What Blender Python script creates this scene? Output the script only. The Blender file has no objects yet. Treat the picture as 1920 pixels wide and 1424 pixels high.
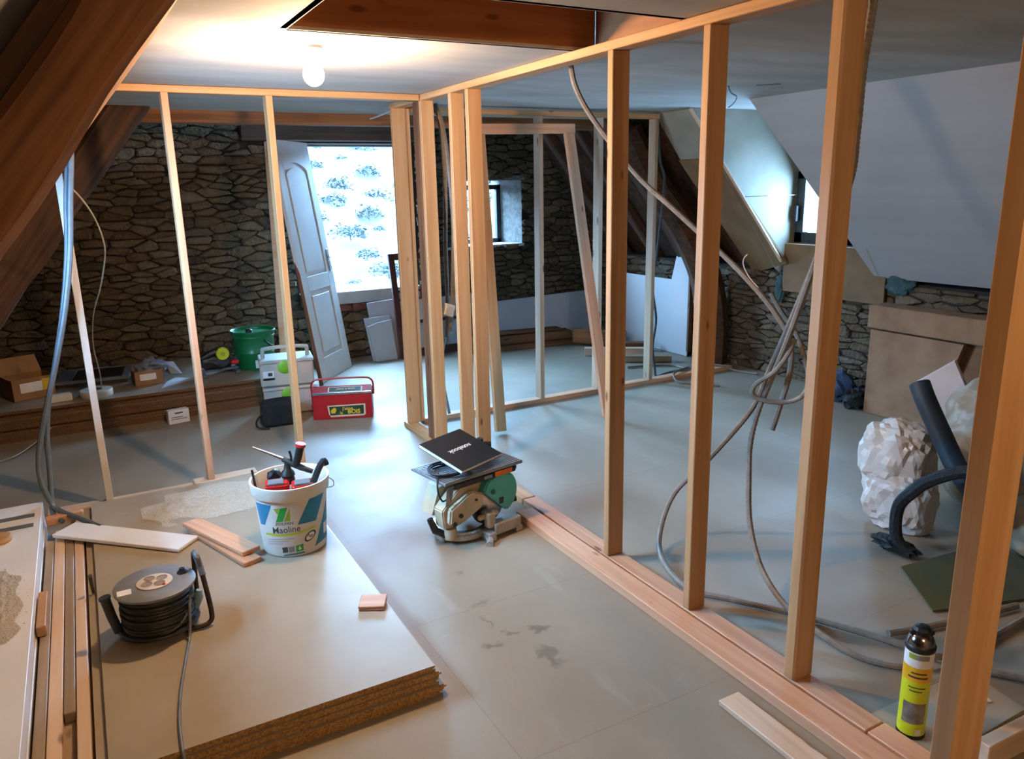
import bpy, bmesh, math, random
from mathutils import Vector, Matrix, noise

# ------------------------------------------------------------------ camera, world, light, exposure
S = bpy.context.scene
COL = S.collection
H_CAM = 1.8
ROT = Matrix(((0.873947377, 0.136875582, -0.466348643), (-0.485553361, 0.203826984, -0.850113225), (-0.021305305, 0.969391374, 0.244594457)))
cam = bpy.data.objects.new('camera', bpy.data.cameras.new('camera'))
COL.objects.link(cam)
cam.data.sensor_fit = 'HORIZONTAL'
cam.data.sensor_width = 36.0
cam.data.lens = 27.2142
cam.data.clip_start = 0.05
cam.data.clip_end = 400
cam.matrix_world = Matrix.Translation((0, 0, H_CAM)) @ ROT.to_4x4()
S.camera = cam

world = bpy.data.worlds.new('overcast_sky')
S.world = world
world.use_nodes = True
wb = world.node_tree.nodes['Background']
wb.inputs['Color'].default_value = (0.31, 0.61, 1.0, 1)
wb.inputs['Strength'].default_value = 84.0

def portal(name, loc, rot, sx, sy):
    l = bpy.data.lights.new(name, 'AREA')
    l.shape = 'RECTANGLE'; l.size = sx; l.size_y = sy
    l.cycles.is_portal = True
    o = bpy.data.objects.new(name, l); COL.objects.link(o)
    o.location = loc; o.rotation_euler = rot
portal('sky_portal_window', (2.61, 8.56, 1.48), (math.radians(-90), 0, 0), 1.34, 1.54)
portal('sky_portal_small_window', (4.2, 8.56, 1.485), (math.radians(-90), 0, 0), 0.84, 0.75)
portal('sky_portal_dormer', (5.84, 4.70, 1.56), (0, math.radians(90), 0), 0.52, 0.54)
portal('sky_portal_roof_window', (-.64, 3.675, 1.70), (0, math.radians(-127.6), 0), 0.88, 1.08)

BULB_POWER = 96.0
BULB2_POWER = 56.0
BULB_COLOR = (1.0, 0.63, 0.34)

vs = S.view_settings
vs.view_transform = 'Standard'
vs.look = 'None'
vs.exposure = 0.34
vs.gamma = 1.0
vs.use_curve_mapping = False
cy = S.cycles
cy.use_denoising = True
cy.max_bounces = 8
cy.diffuse_bounces = 5
cy.sample_clamp_indirect = 6.0
cy.caustics_reflective = False
cy.caustics_refractive = False

# ------------------------------------------------------------------ helpers
RND = random.Random(7)
PI = math.pi

def lin(h):
    h = h.lstrip('#')
    out = []
    for i in (0, 2, 4):
        c = int(h[i:i+2], 16) / 255
        out.append(c / 12.92 if c <= 0.04045 else ((c + 0.055) / 1.055) ** 2.4)
    return (out[0], out[1], out[2], 1.0)

def c4(c):
    if isinstance(c, str): return lin(c)
    return tuple(c) + (1.0,) if len(c) == 3 else tuple(c)

def new_mat(name):
    m = bpy.data.materials.new(name)
    m.use_nodes = True
    nt = m.node_tree
    return m, nt, nt.nodes['Principled BSDF']

def M(name, a, b=None, scale=6.0, stretch=(1, 1, 1), rough=0.6, metal=0.0, bump=0.0, bscale=None,
      rand=0.0, spec=0.5, detail=6.0, lo=0.35, hi=0.65, alpha=None, emit=None, trans=0.0):
    """procedural material: two colours mixed by stretched noise, random per object, noise bump"""
    m, nt, p = new_mat(name)
    N, L = nt.nodes, nt.links
    a = c4(a); b = c4(b) if b is not None else tuple(x * 0.86 for x in a[:3]) + (1,)
    tc = N.new('ShaderNodeTexCoord'); mp = N.new('ShaderNodeMapping')
    L.new(tc.outputs['Object'], mp.inputs['Vector'])
    mp.inputs['Scale'].default_value = stretch
    nz = N.new('ShaderNodeTexNoise'); nz.inputs['Scale'].default_value = scale; nz.inputs['Detail'].default_value = detail
    L.new(mp.outputs['Vector'], nz.inputs['Vector'])
    mr = N.new('ShaderNodeMapRange'); mr.inputs['From Min'].default_value = lo; mr.inputs['From Max'].default_value = hi
    L.new(nz.outputs['Fac'], mr.inputs['Value'])
    mx = N.new('ShaderNodeMix'); mx.data_type = 'RGBA'
    mx.inputs['A'].default_value = a; mx.inputs['B'].default_value = b
    L.new(mr.outputs['Result'], mx.inputs['Factor'])
    col = mx.outputs['Result']
    if rand:
        oi = N.new('ShaderNodeObjectInfo'); hs = N.new('ShaderNodeHueSaturation')
        r2 = N.new('ShaderNodeMapRange'); r2.inputs['To Min'].default_value = 1 - rand; r2.inputs['To Max'].default_value = 1 + rand
        L.new(oi.outputs['Random'], r2.inputs['Value']); L.new(r2.outputs['Result'], hs.inputs['Value'])
        L.new(col, hs.inputs['Color']); col = hs.outputs['Color']
        ad = N.new('ShaderNodeVectorMath'); ad.operation = 'ADD'
        L.new(mp.outputs['Vector'], ad.inputs[0]); sc = N.new('ShaderNodeVectorMath'); sc.operation = 'SCALE'
        sc.inputs[0].default_value = (37, 53, 71); L.new(oi.outputs['Random'], sc.inputs['Scale'])
        L.new(sc.outputs['Vector'], ad.inputs[1]); L.new(ad.outputs['Vector'], nz.inputs['Vector'])
    L.new(col, p.inputs['Base Color'])
    p.inputs['Roughness'].default_value = rough
    p.inputs['Metallic'].default_value = metal
    p.inputs['Specular IOR Level'].default_value = spec
    if trans: p.inputs['Transmission Weight'].default_value = trans
    if bump:
        n2 = N.new('ShaderNodeTexNoise'); n2.inputs['Scale'].default_value = bscale or scale * 4; n2.inputs['Detail'].default_value = 8
        L.new(mp.outputs['Vector'], n2.inputs['Vector'])
        bp = N.new('ShaderNodeBump'); bp.inputs['Strength'].default_value = bump; bp.inputs['Distance'].default_value = 0.01
        L.new(n2.outputs['Fac'], bp.inputs['Height']); L.new(bp.outputs['Normal'], p.inputs['Normal'])
    return m

def wood(name, a, b, knot='#5a2f16', rough=0.55, rand=0.10, knots=0.07):
    """sawn softwood, grain along local X, sparse knots"""
    m, nt, p = new_mat(name)
    N, L = nt.nodes, nt.links
    tc = N.new('ShaderNodeTexCoord'); oi = N.new('ShaderNodeObjectInfo')
    sc = N.new('ShaderNodeVectorMath'); sc.operation = 'SCALE'; sc.inputs[0].default_value = (31, 47, 59)
    L.new(oi.outputs['Random'], sc.inputs['Scale'])
    ad = N.new('ShaderNodeVectorMath'); ad.operation = 'ADD'
    L.new(tc.outputs['Object'], ad.inputs[0]); L.new(sc.outputs['Vector'], ad.inputs[1])
    def mapped(s):
        mp = N.new('ShaderNodeMapping'); mp.inputs['Scale'].default_value = s
        L.new(ad.outputs['Vector'], mp.inputs['Vector']); return mp.outputs['Vector']
    n1 = N.new('ShaderNodeTexNoise'); n1.inputs['Scale'].default_value = 1.0; n1.inputs['Detail'].default_value = 5; n1.inputs['Distortion'].default_value = 0.6
    L.new(mapped((1.3, 26, 26)), n1.inputs['Vector'])
    mr = N.new('ShaderNodeMapRange'); mr.inputs['From Min'].default_value = 0.3; mr.inputs['From Max'].default_value = 0.7
    L.new(n1.outputs['Fac'], mr.inputs['Value'])
    mx = N.new('ShaderNodeMix'); mx.data_type = 'RGBA'; mx.inputs['A'].default_value = c4(a); mx.inputs['B'].default_value = c4(b)
    L.new(mr.outputs['Result'], mx.inputs['Factor'])
    vo = N.new('ShaderNodeTexVoronoi'); vo.inputs['Scale'].default_value = 1.0; vo.inputs['Randomness'].default_value = 1.0
    L.new(mapped((3.2, 9, 9)), vo.inputs['Vector'])
    kr = N.new('ShaderNodeMapRange'); kr.inputs['From Min'].default_value = knots; kr.inputs['From Max'].default_value = knots * 2.0
    kr.inputs['To Min'].default_value = 0.85; kr.inputs['To Max'].default_value = 0.0
    L.new(vo.outputs['Distance'], kr.inputs['Value'])
    mk = N.new('ShaderNodeMix'); mk.data_type = 'RGBA'; mk.inputs['B'].default_value = c4(knot)
    L.new(mx.outputs['Result'], mk.inputs['A']); L.new(kr.outputs['Result'], mk.inputs['Factor'])
    hs = N.new('ShaderNodeHueSaturation'); r2 = N.new('ShaderNodeMapRange')
    r2.inputs['To Min'].default_value = 1 - rand; r2.inputs['To Max'].default_value = 1 + rand
    L.new(oi.outputs['Random'], r2.inputs['Value']); L.new(r2.outputs['Result'], hs.inputs['Value'])
    L.new(mk.outputs['Result'], hs.inputs['Color']); L.new(hs.outputs['Color'], p.inputs['Base Color'])
    p.inputs['Roughness'].default_value = rough
    bp = N.new('ShaderNodeBump'); bp.inputs['Strength'].default_value = 0.15; bp.inputs['Distance'].default_value = 0.004
    L.new(n1.outputs['Fac'], bp.inputs['Height']); L.new(bp.outputs['Normal'], p.inputs['Normal'])
    return m

def wm(o):
    b = o.matrix_basis.copy()
    return b if o.parent is None else wm(o.parent) @ o.matrix_parent_inverse @ b

def tag(o, label=None, cat=None, group=None, kind=None):
    if label: o['label'] = label
    if cat: o['category'] = cat
    if group: o['group'] = group
    if kind: o['kind'] = kind
    return o

def thing(name, label, cat, loc=(0, 0, 0), rotz=0.0, group=None):
    o = bpy.data.objects.new(name, None); COL.objects.link(o)
    o.empty_display_size = 0.05
    o.location = loc; o.rotation_euler = (0, 0, rotz)
    return tag(o, label, cat, group)

def link_mesh(name, me, parent=None, basis=None, world_m=None):
    o = bpy.data.objects.new(name, me); COL.objects.link(o)
    if parent is not None: o.parent = parent
    if world_m is not None:
        o.matrix_basis = (wm(parent).inverted() @ world_m) if parent is not None else world_m
    elif basis is not None:
        o.matrix_basis = basis
    return o

def obj(name, bm, mat, parent=None, basis=None, world_m=None, smooth=False):
    me = bpy.data.meshes.new(name)
    bmesh.ops.recalc_face_normals(bm, faces=bm.faces)
    if smooth:
        for f in bm.faces: f.smooth = True
    bm.to_mesh(me); bm.free()
    for m in (mat if isinstance(mat, (list, tuple)) else [mat]): me.materials.append(m)
    if smooth:
        try: me.set_sharp_from_angle(angle=math.radians(40))
        except Exception: pass
    return link_mesh(name, me, parent, basis, world_m)

def base(o):
    """for a top-level mesh built in world coordinates: put its origin at its footprint"""
    vs_ = [v.co for v in o.data.vertices]
    c = Vector((sum(v.x for v in vs_) / len(vs_), sum(v.y for v in vs_) / len(vs_), min(v.z for v in vs_)))
    o.data.transform(Matrix.Translation(-c)); o.location = o.location + c
    return o

def BM(): return bmesh.new()

def box(bm, lo, hi, bevel=0.0, mi=0, mtx=None):
    r = bmesh.ops.create_cube(bm, size=1.0)
    vs_ = r['verts']
    c = [(lo[i] + hi[i]) / 2 for i in range(3)]; s = [abs(hi[i] - lo[i]) for i in range(3)]
    for v in vs_: v.co = Vector((c[0] + v.co.x * s[0], c[1] + v.co.y * s[1], c[2] + v.co.z * s[2]))
    fs = set(f for v in vs_ for f in v.link_faces)
    if bevel:
        es = list(set(e for v in vs_ for e in v.link_edges))
        rr = bmesh.ops.bevel(bm, geom=es, offset=bevel, segments=1, affect='EDGES')
        fs = set(rr['faces']) | set(f for f in fs if f.is_valid)
        vs_ = list(set(v for f in fs for v in f.verts))
    if mtx is not None:
        for v in vs_: v.co = mtx @ v.co
    for f in fs: f.material_index = mi
    return vs_

def prism(bm, poly, axis, a, b, mi=0):
    """extrude a 2-D polygon along an axis: 'x' -> (y,z), 'y' -> (x,z), 'z' -> (x,y)"""
    def P(p, t):
        return {'x': (t, p[0], p[1]), 'y': (p[0], t, p[1]), 'z': (p[0], p[1], t)}[axis]
    v0 = [bm.verts.new(P(p, a)) for p in poly]; v1 = [bm.verts.new(P(p, b)) for p in poly]
    n = len(poly)
    fs = [bm.faces.new(v0), bm.faces.new(v1[::-1])]
    for i in range(n): fs.append(bm.faces.new((v0[i], v1[i], v1[(i + 1) % n], v0[(i + 1) % n])))
    for f in fs: f.material_index = mi
    return v0 + v1

def frame_from(d):
    d = d.normalized()
    u = Vector((0, 0, 1)) if abs(d.z) < 0.95 else Vector((1, 0, 0))
    x = u.cross(d).normalized(); y = d.cross(x)
    return x, y

def tube(bm, pts, r, seg=8, mi=0, caps=True, rf=None):
    pts = [Vector(p) for p in pts]
    rings = []
    px = None
    for i, p in enumerate(pts):
        d = (pts[min(i + 1, len(pts) - 1)] - pts[max(i - 1, 0)])
        if d.length < 1e-7: d = Vector((0, 0, 1))
        d.normalize()
        if px is None: x, y = frame_from(d)
        else:
            x = (px - d * px.dot(d))
            if x.length < 1e-5: x, _ = frame_from(d)
            x.normalize(); y = d.cross(x)
        px = x
        rr = rf(i / (len(pts) - 1)) * r if rf else (r[i] if isinstance(r, (list, tuple)) else r)
        rings.append([bm.verts.new(p + (x * math.cos(2 * PI * k / seg) + y * math.sin(2 * PI * k / seg)) * rr) for k in range(seg)])
    for i in range(len(rings) - 1):
        for k in range(seg):
            f = bm.faces.new((rings[i][k], rings[i][(k + 1) % seg], rings[i + 1][(k + 1) % seg], rings[i + 1][k])); f.material_index = mi
    if caps:
        bm.faces.new(rings[0][::-1]).material_index = mi; bm.faces.new(rings[-1]).material_index = mi

def smooth_path(pts, n=6):
    P = [Vector(p) for p in pts]; out = []
    for i in range(len(P) - 1):
        p0, p1, p2, p3 = P[max(i - 1, 0)], P[i], P[i + 1], P[min(i + 2, len(P) - 1)]
        for k in range(n):
            t = k / n
            out.append(0.5 * ((2 * p1) + (p2 - p0) * t + (2 * p0 - 5 * p1 + 4 * p2 - p3) * t * t + (3 * p1 - p0 - 3 * p2 + p3) * t ** 3))
    out.append(P[-1]); return out

def lathe(bm, prof, seg=24, c=(0, 0, 0), mi=0, mtx=None):
    rings = []
    for r, z in prof:
        if r < 1e-6: rings.append([bm.verts.new((c[0], c[1], c[2] + z))])
        else: rings.append([bm.verts.new((c[0] + r * math.cos(2 * PI * k / seg), c[1] + r * math.sin(2 * PI * k / seg), c[2] + z)) for k in range(seg)])
    for i in range(len(rings) - 1):
        A, B = rings[i], rings[i + 1]
        for k in range(seg):
            k2 = (k + 1) % seg
            if len(A) == 1 and len(B) == 1: continue
            if len(A) == 1: f = bm.faces.new((A[0], B[k], B[k2]))
            elif len(B) == 1: f = bm.faces.new((A[k], A[k2], B[0]))
            else: f = bm.faces.new((A[k], A[k2], B[k2], B[k]))
            f.material_index = mi
    if mtx is not None:
        for R_ in rings:
            for v in R_: v.co = mtx @ v.co

def cyl(bm, p0, p1, r, seg=14, mi=0, r1=None):
    tube(bm, [p0, p1], [r, r1 if r1 is not None else r], seg, mi)

def quad_slab(bm, corners, n, t, mi=0):
    n = Vector(n).normalized()
    a = [bm.verts.new(Vector(c)) for c in corners]; b = [bm.verts.new(Vector(c) + n * t) for c in corners]
    fs = [bm.faces.new(a), bm.faces.new(b[::-1])]
    k = len(a)
    for i in range(k): fs.append(bm.faces.new((a[i], b[i], b[(i + 1) % k], a[(i + 1) % k])))
    for f in fs: f.material_index = mi

def plank(name, p0, p1, w, t, mat, parent=None, side=(1, 0, 0), bevel=0.003):
    """timber from p0 to p1 (world, centre line); width w along `side`, thickness t across; grain on local X"""
    p0, p1 = Vector(p0), Vector(p1)
    d = p1 - p0; L = d.length; x = d.normalized()
    s = Vector(side); y = (s - x * s.dot(x)).normalized(); z = x.cross(y)
    bm = BM(); box(bm, (-L / 2, -w / 2, -t / 2), (L / 2, w / 2, t / 2), bevel)
    m = Matrix((x, y, z)).transposed().to_4x4(); m.translation = (p0 + p1) / 2
    return obj(name, bm, mat, parent, world_m=m)

def old_beam(name, p0, p1, w, t, mat, parent=None, side=(1, 0, 0), amp=0.012, seed=0, taper=1.0):
    """hewn old timber: subdivided and uneven"""
    p0, p1 = Vector(p0), Vector(p1)
    d = p1 - p0; L = d.length; x = d.normalized()
    s = Vector(side); y = (s - x * s.dot(x)).normalized(); z = x.cross(y)
    n = max(6, int(L / 0.12)); bm = BM(); rings = []
    c = 0.16
    sec = [(-.5, -.5 + c), (-.5 + c * .7, -.5), (.5 - c * .7, -.5), (.5, -.5 + c), (.5, .5 - c), (.5 - c * .7, .5), (-.5 + c * .7, .5), (-.5, .5 - c)]
    for i in range(n + 1):
        f = i / n; k = 1 + (taper - 1) * f
        ring = []
        for j, (a, b) in enumerate(sec):
            q = Vector((-L / 2 + L * f, a * w * k, b * t * k))
            nv = noise.noise_vector(Vector((q.x * 2.2 + seed * 9.1, q.y * 6, q.z * 6)))
            ring.append(bm.verts.new(q + Vector((0, nv.y, nv.z)) * amp))
        rings.append(ring)
    for i in range(n):
        for j in range(8): bm.faces.new((rings[i][j], rings[i][(j + 1) % 8], rings[i + 1][(j + 1) % 8], rings[i + 1][j]))
    bm.faces.new(rings[0][::-1]); bm.faces.new(rings[-1])
    m = Matrix((x, y, z)).transposed().to_4x4(); m.translation = (p0 + p1) / 2
    return obj(name, bm, mat, parent, world_m=m)

def blob(bm, c, size, amp=0.1, freq=3.0, seed=0, sub=3, flat=None, mi=0, mtx=None):
    r = bmesh.ops.create_icosphere(bm, subdivisions=sub, radius=1.0)
    for v in r['verts']:
        n = v.co.normalized()
        s = Vector((seed * 7.3, seed * 3.1, seed * 1.7))
        d = 1 + amp * noise.noise(n * freq + s) + amp * 0.5 * noise.noise(n * freq * 2.3 + s)
        q = Vector((n.x * size[0], n.y * size[1], n.z * size[2])) * d
        if mtx is not None: q = mtx @ q
        q += Vector(c)
        if flat is not None and q.z < flat: q.z = flat + (q.z - flat) * 0.02
        v.co = q
    for f in set(f for v in r['verts'] for f in v.link_faces): f.material_index = mi

def text_geo(s, size, bold=0.0):
    cu = bpy.data.curves.new('txt', 'FONT'); cu.body = s; cu.size = size; cu.align_x = 'CENTER'; cu.align_y = 'CENTER'
    cu.offset = bold; cu.resolution_u = 3
    o = bpy.data.objects.new('txt', cu); COL.objects.link(o)
    dg = bpy.context.evaluated_depsgraph_get(); dg.update()
    me = bpy.data.meshes.new_from_object(o.evaluated_get(dg))
    V = [v.co.copy() for v in me.vertices]; F = [tuple(p.vertices) for p in me.polygons]
    bpy.data.objects.remove(o); bpy.data.curves.remove(cu); bpy.data.meshes.remove(me)
    return V, F

def text_part(name, s, size, mat, parent, mtx, bold=0.0, fn=None, sx=1.0):
    V, F = text_geo(s, size, bold)
    me = bpy.data.meshes.new(name)
    me.from_pydata([tuple(fn(v)) if fn else tuple(mtx @ Vector((v.x * sx, v.y, v.z))) for v in V], [], F)
    me.materials.append(mat)
    return link_mesh(name, me, parent)

def copy_thing(src, loc=None, rotz=None, label=None):
    c = src.copy(); COL.objects.link(c)
    if loc is not None: c.location = loc
    if rotz is not None: c.rotation_euler = (0, 0, rotz)
    if label: c['label'] = label
    for ch in list(src.children):
        k = ch.copy(); COL.objects.link(k); k.parent = c
        for g in list(ch.children):
            q = g.copy(); COL.objects.link(q); q.parent = k
    return c

# ------------------------------------------------------------------ materials
PINE = wood('pine_fresh', '#c49a6e', '#ad8053', knots=.05)
PINE_PALE = wood('pine_pale', '#d8bea2', '#c8a688')
PINE_GREY = wood('pine_grey', '#a8937a', '#8d7659', rand=0.14)
PINE_PINK = wood('pine_pink', '#d3a582', '#bf8a66')
OLDWOOD = wood('old_oak', '#5b3a22', '#33201380'[:7], knot='#150c06', rough=0.8, rand=0.05, knots=0.04)
OLDWOOD_RED = wood('old_oak_reddish', '#9c683f', '#6a4326', knot='#1c0f07', rough=0.8, rand=0.03, knots=0.04)
ROOFPLANK = wood('roof_boards', '#3f3222', '#2a2117', knot='#120c06', rough=.85, rand=.03, knots=.03)
OLDPLANK = wood('old_planks', '#7a4f30', '#4f321f', knot='#20120a', rough=0.75)
DARKRED = wood('red_brown_paint', '#4a1d14', '#37140e', knot='#220b07', rough=0.45, rand=0.02)
JOIST = wood('spruce_joist', '#a06f46', '#875836', rough=0.6)
PLASTER = M('plasterboard_ceiling', '#c3c2bd', '#b2b1ab', scale=2.2, stretch=(0.6, 2.2, 1), rough=0.85, detail=4)
BOARDWHITE = M('white_board', '#c6c8cb', '#bcbec1', scale=1.5, rough=0.6)
BOARDGREY = M('grey_plasterboard', '#a9abac', '#9b9d9e', scale=2, rough=0.85)
LAMINATE = M('white_laminate', '#f0f0f0', '#e6e6e6', scale=3, rough=.4)
WHITEPAINT = M('white_paint', '#d3d6d6', '#c8cbcb', scale=3, rough=0.45)
CHEEK = M('pale_chipboard', '#938d7e', '#878070', scale=4, rough=0.75)
LINING = M('brown_chipboard', '#7d6040', '#6c5235', scale=5, rough=0.8, rand=0.12)
CARDBOARD = M('cardboard', '#9a7550', '#8a663f', scale=5, rough=0.85, rand=0.1)
HARDBOARD = M('hardboard', '#8f6c4d', '#7d5b3e', scale=6, rough=0.8, rand=0.1)
STONE_BACK = M('wall_earth', '#2f281f', '#1e1913', scale=9, rough=0.95, bump=0.6)
PLASTER_REVEAL = M('rough_white_render', '#7f7b76', '#65615c', scale=18, rough=0.9, bump=1.0, bscale=40)
BLACKP = M('black_plastic', '#17181a', '#101112', scale=20, rough=0.45)
DARKGREY = M('dark_grey_plastic', '#2c2e31', '#232527', scale=20, rough=0.5)
GREYP = M('grey_plastic', '#6d7176', '#60646a', scale=12, rough=0.5)
CONDUIT = M('grey_conduit', '#857a6e', '#74695d', scale=30, rough=0.5)
CONDUIT_B = M('blue_grey_conduit', '#5c6872', '#4f5b65', scale=20, rough=0.45)
RUBBER = M('black_rubber', '#1c1f22', '#131517', scale=30, rough=0.6)
ALU = M('cast_aluminium', '#b9b4aa', '#a29d92', scale=25, rough=0.4, metal=0.35)
STEEL = M('steel', '#b9bcc0', '#a3a6aa', scale=25, rough=0.25, metal=1.0)
CREAM = M('cream_casting', '#c4b597', '#b0a184', scale=12, rough=0.45)
TEAL = M('teal_plastic', '#4fb8b4', '#45aaa6', scale=10, rough=0.4)
ORANGE = M('orange_label', '#e0792a', '#d06c20', scale=20, rough=0.5)
RED = M('red_enamel', '#a81218', '#930f15', scale=8, rough=0.35)
REDP = M('red_plastic', '#c81e1e', '#b51818', scale=12, rough=0.4)
WHITEP = M('white_plastic', '#dad5ca', '#cfc9bd', scale=8, rough=0.4)
BLUE = M('blue_print', '#0e7fa6', '#0c7599', scale=10, rough=0.4)
GREEN = M('green_print', '#1e9a3c', '#1a8c36', scale=10, rough=0.4)
OLIVE = M('olive_print', '#8fa82a', '#849c24', scale=10, rough=0.4)
LIME = M('lime_print', '#bccb2c', '#b0bf24', scale=10, rough=0.4)
INK = M('dark_ink', '#3c3c40', '#333337', scale=10, rough=0.6)
GREYINK = M('grey_ink', '#8d8d90', '#808084', scale=10, rough=0.6)
WHITEINK = M('white_ink', '#e6e6e4', '#dcdcda', scale=10, rough=0.6)
YELLOW = M('yellow_print', '#d8b62a', '#ccaa22', scale=10, rough=0.5)
DKGREEN = M('dark_green_print', '#1c3a22', '#17311c', scale=10, rough=0.5)
DRUMGREEN = M('green_drum_paint', '#0f6a3c', '#0c5a33', scale=5, rough=0.35)
SYSGREY = M('case_grey', '#b4b0a4', '#a6a296', scale=5, rough=0.5)
APPLEGREEN = M('apple_green', '#6fae2c', '#64a026', scale=5, rough=0.45)
CANYEL = M('can_yellow_green', '#c9cf1e', '#bcc216', scale=8, rough=0.35)
CANORANGE = M('can_orange', '#e0a81c', '#d39b14', scale=8, rough=0.35)
CANGREY = M('can_photo_grey', '#8b887e', '#5f5d55', scale=30, rough=0.4)
BAGWHITE = M('white_plastic_sack', '#cfcac4', '#bdb8b2', scale=6, rough=0.4, bump=0.3)
BAGBEIGE = M('beige_sack', '#a09079', '#8d7d66', scale=5, rough=0.45, bump=0.3)
FOAMBLACK = M('black_foam', '#1d2124', '#12151a', scale=20, rough=0.8, bump=0.8)
TUBEBLUE = M('blue_black_foam_tube', '#2a3a48', '#1c2833', scale=10, rough=0.6)
BLUEWOOL = M('blue_insulation', '#3f5572', '#2f4055', scale=14, rough=0.95, bump=0.8)
TEALFOAM = M('teal_insulation', '#3d5a5c', '#2b4244', scale=12, rough=0.9, bump=0.8)
PAPERBLUE = M('pale_paper', '#b9c3d0', '#aeb8c6', scale=4, rough=0.8)
SAWDUST = M('sawdust', '#c2b8a6', '#b4a893', scale=60, rough=0.95, bump=0.8, bscale=120)
CABLE = M('reel_cable', '#36362e', '#26261f', scale=30, rough=0.5)
OLDMETAL = M('worn_brown_tube', '#4a3a32', '#342822', scale=18, rough=0.45, metal=0.3)
SOCKETW = M('socket_cream', '#d0c2ae', '#c4b5a0', scale=12, rough=0.5)
SOCKETH = M('socket_hole', '#8d7862', '#7d6852', scale=12, rough=0.6)
PINKISH = M('pale_pink_board', '#c9b3a8', '#bea79c', scale=4, rough=0.7)
SLATE = M('slate_sill', '#8d9296', '#7b8084', scale=6, rough=0.6)

def glass_mat():
    m, nt, p = new_mat('window_glass')
    N, L = nt.nodes, nt.links
    nz = N.new('ShaderNodeTexNoise'); nz.inputs['Scale'].default_value = 5
    tr = N.new('ShaderNodeBsdfTransparent'); gl = N.new('ShaderNodeBsdfGlossy'); gl.inputs['Roughness'].default_value = 0.03
    mr = N.new('ShaderNodeMapRange'); mr.inputs['To Min'].default_value = 0.04; mr.inputs['To Max'].default_value = 0.09
    L.new(nz.outputs['Fac'], mr.inputs['Value'])
    mx = N.new('ShaderNodeMixShader'); L.new(mr.outputs['Result'], mx.inputs['Fac'])
    L.new(tr.outputs[0], mx.inputs[1]); L.new(gl.outputs[0], mx.inputs[2])
    L.new(mx.outputs[0], N['Material Output'].inputs['Surface'])
    return m
GLASS = glass_mat()

def floor_mat():
    """waxed chipboard flooring: sheets with fine joints, scuffs and a few dark spills"""
    m, nt, p = new_mat('chipboard_floor')
    N, L = nt.nodes, nt.links
    tc = N.new('ShaderNodeTexCoord')
    def noise_(scale, stretch=(1, 1, 1), detail=6):
        mp = N.new('ShaderNodeMapping'); mp.inputs['Scale'].default_value = stretch
        L.new(tc.outputs['Object'], mp.inputs['Vector'])
        n = N.new('ShaderNodeTexNoise'); n.inputs['Scale'].default_value = scale; n.inputs['Detail'].default_value = detail
        L.new(mp.outputs['Vector'], n.inputs['Vector']); return n.outputs['Fac']
    def rng(v, a, b, c=0.0, d=1.0):
        r = N.new('ShaderNodeMapRange'); r.inputs['From Min'].default_value = a; r.inputs['From Max'].default_value = b
        r.inputs['To Min'].default_value = c; r.inputs['To Max'].default_value = d; L.new(v, r.inputs['Value']); return r.outputs['Result']
    def mix(a, b, f):
        x = N.new('ShaderNodeMix'); x.data_type = 'RGBA'
        for s, v in (('A', a), ('B', b)):
            if isinstance(v, tuple): x.inputs[s].default_value = v
            else: L.new(v, x.inputs[s])
        L.new(f, x.inputs['Factor']); return x.outputs['Result']
    col = mix(lin('#998e7d'), lin('#8b7f6e'), rng(noise_(1.3, (1, .6, 1)), .38, .62))
    col = mix(col, lin('#83785f'), rng(noise_(140), .6, .8, 0, .5))
    col = mix(col, lin('#c2bcb0'), rng(noise_(3.2, (3.0, .7, 1), 9), .62, .75, 0, .14))
    col = mix(col, lin('#bdb7aa'), rng(noise_(24, (.5, 2.4, 1), 9), .68, .76, 0, .25))
    br = N.new('ShaderNodeTexBrick'); br.inputs['Scale'].default_value = 1.0
    br.inputs['Brick Width'].default_value = 2.05; br.inputs['Row Height'].default_value = 0.92
    br.inputs['Mortar Size'].default_value = 0.0025; br.inputs['Mortar Smooth'].default_value = 0.3
    L.new(tc.outputs['Object'], br.inputs['Vector'])
    col = mix(col, lin('#5d5140'), rng(br.outputs['Fac'], 0, 1, 0, .28))
    dist_n = N.new('ShaderNodeTexNoise'); dist_n.inputs['Scale'].default_value = 14; dist_n.inputs['Detail'].default_value = 6
    L.new(tc.outputs['Object'], dist_n.inputs['Vector'])
    sub = N.new('ShaderNodeVectorMath'); sub.operation = 'SUBTRACT'; L.new(dist_n.outputs['Color'], sub.inputs[0]); sub.inputs[1].default_value = (.5, .5, .5)
    scl = N.new('ShaderNodeVectorMath'); scl.operation = 'SCALE'; L.new(sub.outputs[0], scl.inputs[0]); scl.inputs['Scale'].default_value = 0.16
    wv = N.new('ShaderNodeVectorMath'); wv.operation = 'ADD'; L.new(tc.outputs['Object'], wv.inputs[0]); L.new(scl.outputs[0], wv.inputs[1])
    for (x, y, rx, ry, s) in SPILLS:
        mp = N.new('ShaderNodeMapping'); mp.vector_type = 'POINT'
        mp.inputs['Location'].default_value = (-x / rx, -y / ry, 0); mp.inputs['Scale'].default_value = (1 / rx, 1 / ry, 0)
        L.new(wv.outputs[0], mp.inputs['Vector'])
        ln = N.new('ShaderNodeVectorMath'); ln.operation = 'LENGTH'; L.new(mp.outputs['Vector'], ln.inputs[0])
        col = mix(col, lin('#564c3e'), rng(ln.outputs['Value'], .55, 1.15, s, 0))
    L.new(col, p.inputs['Base Color'])
    L.new(rng(noise_(2.0), .3, .7, .46, .62), p.inputs['Roughness'])
    p.inputs['Specular IOR Level'].default_value = 0.45
    return m
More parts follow.
